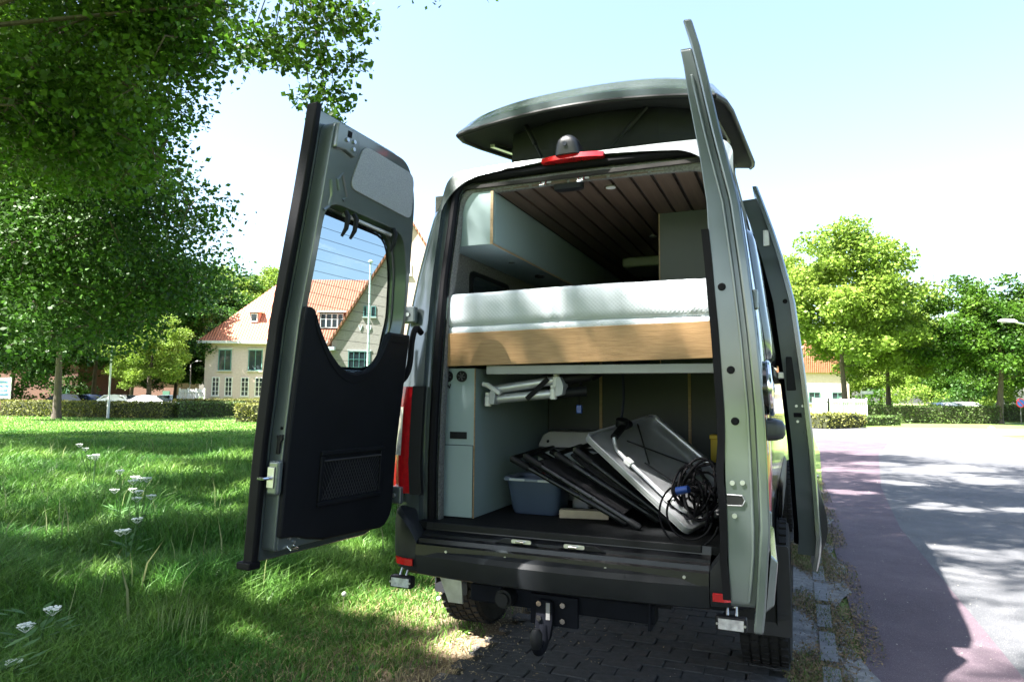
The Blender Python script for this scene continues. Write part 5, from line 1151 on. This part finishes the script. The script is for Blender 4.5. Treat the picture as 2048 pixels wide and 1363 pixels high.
def villa():
    o = W(410, 62); t = thing('brick_villa', 'large brick villa with steep orange tiled roof and gabled wing', 'house', (o.x, o.y, -.03), rotz=YAW)
    k = 62/1365.33
    gx = (680-410)*k; gd = -3.0
    # walls
    add('wall', G().bx(0, 27, 0, 10, 0, 6.45), BRICK, t)
    z1 = 6.2; A = 16.9; ga, gb = gx, gx+13.2; gm = (ga+gb)/2
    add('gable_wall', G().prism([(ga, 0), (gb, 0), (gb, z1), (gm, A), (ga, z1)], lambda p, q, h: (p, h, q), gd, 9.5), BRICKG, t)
    # hipped roof of the wing
    e = .55; zr = 13.0; rx0 = 5.2
    P = [(-e, -e, 6.4), (27+e, -e, 6.4), (27+e, 10+e, 6.4), (-e, 10+e, 6.4), (rx0, 5, zr), (27+e-5, 5, zr)]
    rf = add('roof', G().add(P, [(0, 1, 5, 4), (3, 4, 5, 2), (0, 4, 3), (1, 2, 5)]), TILE, t)
    add('eaves', G().bx(-e-.05, 27+e, -e-.06, 10+e+.05, 6.18, 6.42), pm('eaves_paint', (.62, .60, .55), .6), t)
    # steep roof over the gable
    th = .25; s = (A-z1)/(gm-ga); ov = .45
    for sg in (-1, 1):
        poly = [(gm, A+.05), (gm, A+.35), (gm+sg*(gm-ga+ov), z1-s*ov+.35), (gm+sg*(gm-ga+ov), z1-s*ov+.05)]
        add('gable_roof', G().prism(poly, lambda p, q, h: (p, h, q), gd-.35, 9.8), TILE, t)
    add('kneeler', G().bx(ga-.75, ga+.35, gd-.5, gd+.2, 5.45, 5.75), WFRAME, t)
    # upper and lower windows of the wing
    for a, b in ((437, 463), (497, 525)): win(t, (a-410)*k, (b-410)*k, 3.75, 5.65, -.03, 2, 1, WGREEN, STONE)
    for a, b in ((426, 441), (452, 467), (484, 500), (512, 528)): win(t, (a-410)*k, (b-410)*k, 1.45, 3.15, -.03, 2, 4, WFRAME, None)
    win(t, (650-410)*k-.1, (683-410)*k-.2, 3.6, 5.2, -.03, 2, 2, WFRAME, STONE)
    kg = 59/1365.33; X = lambda px: gx + (px-680)*kg
    win(t, X(714), X(758), 3.3, 5.4, gd-.03, 4, 3, WGREEN, STONE)
    win(t, X(742), X(750), 8.4, 9.35, gd-.03, 1, 1, WGREEN); win(t, X(757), X(767), 8.4, 9.35, gd-.03, 1, 1, WGREEN)
    for a in (813, 822, 831): win(t, X(a)-.1, X(a)+.24, 12.1, 13.1, gd-.03, 1, 1, WFRAME)
    win(t, X(845), X(900), 3.3, 5.4, gd-.03, 4, 3, WGREEN, STONE)
    # white letters on the gable (only V and O can be seen)
    lt = G()
    xv = X(737); zl = 7.45
    lt.tube([(xv-.15, gd-.04, zl+.22), (xv, gd-.04, zl-.22)], .05, 6).tube([(xv+.15, gd-.04, zl+.22), (xv, gd-.04, zl-.22)], .05, 6)
    add('letter_v', lt, WFRAME, t)
    xo = X(754); add('letter_o', G().tube([(xo+.17*math.cos(a), gd-.04, zl+.2*math.sin(a)) for a in np.linspace(0, 2*math.pi, 21)[:-1]], .055, 6, closed=True), WFRAME, t)
    # dormers
    def dormer(x, z, w_, h, nx, nz):
        yy = (z-6.4)/(zr-6.4)*5.55-.55 - .15; d = 2.0
        dm = add('dormer', G().prism([(x-w_/2-.12, z-.1), (x+w_/2+.12, z-.1), (x+w_/2+.12, z+h+.1), (x-w_/2-.12, z+h+.1)], lambda p, q, hh: (p, hh, q), yy+.06, yy+d), BRICKR if w_ > 1 else pm('dormer_pink', (.5, .25, .2), .7), t)
        add('dormer_roof', G().bx(x-w_/2-.3, x+w_/2+.3, yy-.2, yy+d+.3, z+h+.101, z+h+.24), WFRAME, dm)
        for i in range(nx):
            a = x-w_/2+w_*i/nx
            fr = G()
            for p0, p1, q0, q1 in ((a, a+w_/nx, z, z+.07), (a, a+w_/nx, z+h-.07, z+h), (a, a+.06, z+.07, z+h-.07), (a+w_/nx-.06, a+w_/nx, z+.07, z+h-.07)): fr.bx(p0, p1, yy-.03, yy+.059, q0, q1)
            if nz > 1: fr.bx(a+.06, a+w_/nx-.06, yy-.02, yy+.058, z+h*.6-.02, z+h*.6+.02)
            add('dormer_window', fr, WFRAME, dm)
        add('dormer_pane', G().bx(x-w_/2+.03, x+w_/2-.03, yy+.01, yy+.05, z+.03, z+h-.03), GLASSD, dm)
    dormer((652-410)*k+.3, 7.75, 2.1, 1.35, 4, 2)
    dormer((497-410)*k, 8.3, .62, .8, 1, 1)
    add('chimney', G().bx(16, 17.2, 5.5, 6.5, 12, 15.2), BRICKR, t)
villa()
def brick_block(px, dep, wd, dp, h, label, roofh, mat, rot=0, roof=True):
    o = W(px, dep); t = thing('brick_building', label, 'building', (o.x, o.y, -.03), 'buildings in the background', rotz=YAW+rot)
    add('wall', G().bx(-wd/2, wd/2, 0, dp, 0, h), mat, t)
    if roof: add('roof', G().prism([(-wd/2-.4, h-.1), (wd/2+.4, h-.1), (0, h+roofh)], lambda p, q, hh: (p, hh, q), -.4, dp+.4), TILE, t)
    else: add('roof', G().bx(-wd/2-.3, wd/2+.3, -.3, dp+.3, h+.001, h+.3), pm('roof_felt', (.08, .07, .065), .9), t)
    for i in range(3 if roof else 0): win(t, -wd/2+wd*(i+.25)/3, -wd/2+wd*(i+.75)/3, 1.2, 2.6, -.03, 2, 2, WGREEN)
    d = add('door', G().bx(wd/2-1.6, wd/2-.6, -.05, .0, .0, 2.1), pm('door_green', (.05, .12, .09), .5), t)
    add('handle', G().bx(wd/2-1.5, wd/2-1.44, -.09, -.051, 1.0, 1.1), STEEL, d)
brick_block(40, 58, 10, 8, 4.2, 'red brick building behind the trees at the left edge', 2.5, BRICKR, 0, False)
brick_block(1628, 88, 9, 8, 5.2, 'pale brick house behind the sliding door at the road bend', 4.5, BRICK)
brick_block(255, 100, 14, 8, 3.6, 'low brick building glimpsed between the trunks behind the parked cars', 2.8, BRICKR, 0, False)
# notice board at the left edge
nb = W(8, 46); t = thing('notice_board', 'blue and white notice board on two posts at the left edge', 'sign', (nb.x, nb.y, -.03), rotz=YAW)
for x in (-.55, .55): add('post', G().bx(x-.04, x+.04, -.04, .04, 0, 2.6), STEEL, t)
bd_ = add('panel', G().bx(-.65, .65, -.08, -.045, 1.15, 2.55), pm('board_white', (.7, .72, .74), .5), t)
for i in range(4): add('printed_bar', G().bx(-.55, .5-.1*(i % 2), -.084, -.0805, 1.35+.28*i, 1.47+.28*i), pm('board_blue', (.12, .28, .55), .5), bd_)
# white fence panels
def fence(px0, px1, dep0, dep1, h, label, n, mat):
    a, b = W(px0, dep0), W(px1, dep1); t = thing('garden_fence', label, 'fence', (a.x, a.y, -.03)); e = (b-a); L = e.length; e.normalize()
    for i in range(n+1):
        p = a + e*L*i/n; add('post', G().bx(p.x-.05, p.x+.05, p.y-.05, p.y+.05, 0, h), mat, t)
    m = int(L/.14)
    for i in range(m):
        p = a + e*L*(i+.5)/m; add('slat', G().box((p.x, p.y, h*.5), (.10, .03, h*.92), Matrix.Rotation(math.atan2(e.y, e.x), 3, 'Z')), mat, t)
    for z in (.25, h*.85): q = (a+b)/2; add('rail', G().box((q.x-.0+e.y*.04, q.y-e.x*.04, z), (L, .03, .08), Matrix.Rotation(math.atan2(e.y, e.x), 3, 'Z')), mat, t)
WHF = pm('fence_white', (.72, .72, .72), .6, var=.05)
fence(362, 412, 57.5, 57.5, 2.05, 'white slatted fence joined to the left corner of the villa', 3, WHF)
fence(1625, 1655, 50, 46, 1.7, 'short white fence by the sliding door', 1, WHF)
fence(1655, 1731, 46, 46.5, 1.65, 'white slatted fence behind the low hedges at the road bend', 3, WHF)
# lamp posts
def lamp(px, dep, h, arms, label):
    b = W(px, dep); t = thing('street_lamp', label, 'street lamp', (b.x, b.y, -.03), 'street lamps', rotz=YAW)
    add('pole', G().tube([(0, 0, 0), (0, 0, 1.1), (0, 0, 1.12), (0, 0, h)], [.085, .085, .062, .05], 14), pm('lamp_pole_grey', (.52, .53, .52), .5, .2), t, smooth=True)
    for s, L in arms:
        add('arm', G().tube([(0, 0, h-.03), (s*L*.5, 0, h+.16), (s*L, 0, h+.24)], .03, 8), STEEL, t, smooth=True)
        hd = add('lamp_head', G().loft([[(s*(L+q), y*w_, h+.24+z*w_+.06*q) for y, z in ((-.13, 0), (.13, 0), (.09, .1), (-.09, .1))] for q, w_ in ((-.05, .5), (.1, 1), (.45, .9), (.6, .3))], cap0=True, cap1=True), pm('lamp_head_white', (.7, .7, .68), .4), t, smooth=True)
        add('diffuser', G().bx(s*(L+.08) if s > 0 else s*(L+.42), s*(L+.42) if s > 0 else s*(L+.08), -.1, .1, h+.225, h+.236), CLEARL, hd)
lamp(222, 43.0, 4.95, ((1, .75),), 'pale single arm street lamp standing in front of the long hedge')
lamp(382, 68, 4.6, ((1, .5),), 'distant street lamp among the dark trees left of the villa')
lamp(2085, 24, 4.05, ((-1, .85),), 'street lamp whose head reaches in at the right edge')
fp = W(736, 46); t = thing('flagpole', 'tall white flagpole seen through the tinted door window', 'flagpole', (fp.x, fp.y, -.03))
add('pole', G().tube([(fp.x, fp.y, 0), (fp.x, fp.y, 10.6)], [.11, .06], 14), WFRAME, t, smooth=True)
add('finial', G().tube([(fp.x, fp.y, 10.6), (fp.x, fp.y, 10.66), (fp.x, fp.y, 10.75)], [.17, .17, .06], 14), WFRAME, t, smooth=True)
# no parking sign
sp_ = W(2038, 45); t = thing('no_parking_sign', 'round blue and red no parking sign on a post at the right edge', 'sign', (sp_.x, sp_.y, -.03), rotz=YAW)
add('post', G().tube([(0, 0, 0), (0, 0, 1.9)], .03, 10), pm('post_dark', (.06, .06, .065), .5), t)
dsc = add('disc', G().tube([(0, -.035, 1.45), (0, -.05, 1.45)], .3, 28), pm('sign_red', (.55, .02, .03), .4), t, smooth=True)
add('blue_field', G().tube([(0, -.0505, 1.45), (0, -.053, 1.45)], .235, 28), pm('sign_blue', (.02, .10, .45), .4), dsc)
add('red_slash', G().box((0, -.0555, 1.45), (.47, .003, .055), Matrix.Rotation(R(45), 3, 'Y')), pm('sign_red', (.55, .02, .03), .4), dsc)
sb = W(1722, 50); t = thing('street_name_post', 'small white street name plate on a thin post above the white fence', 'sign', (sb.x, sb.y, -.03), rotz=YAW)
add('post', G().tube([(0, 0, 0), (0, 0, 2.3)], .03, 8), STEEL, t); add('plate', G().bx(-.05, .85, -.02, .02, 2.0, 2.22), WFRAME, t)
for k_, (px, dep) in enumerate(((1978, 34), )):
    b = W(px, dep); tag(add('boundary_stone', G().loft([[(b.x+x*s_, b.y+y*s_, z) for x, y in rounded([(-.16, -.13), (.16, -.13), (.16, .13), (-.16, .13)], .06)] for s_, z in ((1, -.03), (1, .1), (.8, .2), (.4, .24))], cap1=True), STONE, None, smooth=True), 'small pale boundary stone on the grass verge at the right', 'stone')
# cars
def car(px, dep, rot, body, label, kind='hatch'):
    b = W(px, dep); t = thing('parked_car', label, 'car', (b.x, b.y, -.03), 'cars parked behind the hedges', rotz=YAW+rot)
    m = pm('car_paint_'+body[0], body[1], .25, .1, var=.03, coat=.8)
    prof = {'hatch': [(-2.1, .35), (-2.12, .75), (-2.0, .95), (-1.75, 1.05), (-1.45, 1.42), (-.6, 1.5), (.3, 1.45), (1.05, 1.0), (1.95, .82), (2.12, .6), (2.1, .35)],
            'sedan': [(-2.2, .35), (-2.22, .75), (-2.1, .95), (-1.55, 1.02), (-.85, 1.40), (-.2, 1.46), (.4, 1.40), (1.1, 1.0), (2.0, .82), (2.2, .6), (2.18, .35)]}[kind]
    n = len(prof); secs = []
    for y, s_, dz in ((-.86, .985, 0), (-.80, 1, .0), (0, 1.01, .02), (.80, 1, 0), (.86, .985, 0)):
        secs.append([(x*s_, y*(1 if z < 1.0 else .80 if abs(y) > .5 else 1), z+(dz if z > 1.2 else 0)) for x, z in prof])
    add('body', G().loft(secs, cap0=True, cap1=True), m, t, smooth=True, ang=32)
    cabp = [(x, z) for x, z in prof if z > .99]
    for s_ in (-1, 1):
        yy = .865*.80+.012
        q = [(cabp[0][0]+.22, 1.04), (cabp[1][0]+.12, 1.34), (cabp[2][0], 1.40), (cabp[3][0]-.02, 1.36), (cabp[-1][0]-.22, 1.04)]
        add('side_window', G().add([(x, s_*(.865-.17*min(1, max(0, (z-.98)/.05)) + .0)*1.0 + s_*.006, z) for x, z in q], [(0, 1, 2, 3, 4)]), GLASSD, t)
        for x in (-1.3, 1.35):
            wh = add('wheel', G().tube([(x, s_*.70, .33), (x, s_*.875, .33)], .33, 24), TYRE, t, smooth=True)
            add('rim', G().tube([(x, s_*.876, .33), (x, s_*.882, .33)], .2, 18), STEEL, wh)
        add('headlight', G().box((2.06, s_*.62, .68), (.12, .3, .13)), CLEARL, t, bevel=.02)
        add('tail_light', G().box((-2.08, s_*.66, .82), (.1, .26, .16)), REDL, t, bevel=.02)
    (x1, z1), (x2, z2) = cabp[-2], cabp[-1]
    add('windscreen', G().add([(x1+.05, -.62, z1-.02), (x1+.05, .62, z1-.02), (x2-.02, .70, z2+.05), (x2-.02, -.70, z2+.05)], [(0, 1, 2, 3)]).xf(lambda x, y, z: (x+.03, y, z+.03)), GLASSD, t)
    (x1, z1), (x2, z2) = cabp[1], cabp[0]
    add('rear_window', G().add([(x1-.03, -.6, z1-.01), (x1-.03, .6, z1-.01), (x2+.02, .66, z2+.06), (x2+.02, -.66, z2+.06)], [(0, 1, 2, 3)]).xf(lambda x, y, z: (x-.03, y, z+.03)), GLASSD, t)
car(298, 50, R(180), ('white', (.72, .73, .74)), 'white saloon car with dark windows right of the lamp post', 'sedan')
car(232, 52, R(170), ('white', (.72, .73, .74)), 'white hatchback parked behind the lamp post')
car(178, 54, R(180), ('blue', (.02, .05, .16)), 'dark blue car left of the white hatchback')
car(133, 53, R(180), ('black', (.02, .02, .022)), 'black car at the left end of the parked row')
car(345, 75, R(90), ('blue', (.02, .05, .16)), 'far blue car under the dark trees right of the parked row')
car(1895, 58, R(0), ('silver', (.55, .56, .57)), 'silver car roof showing above the right box hedge', 'sedan')
car(1935, 60, R(0), ('white', (.72, .73, .74)), 'white car behind the right box hedge, beside the silver one')
for o in list(bpy.data.objects):
    if '_local' in o.keys(): del o['_local']
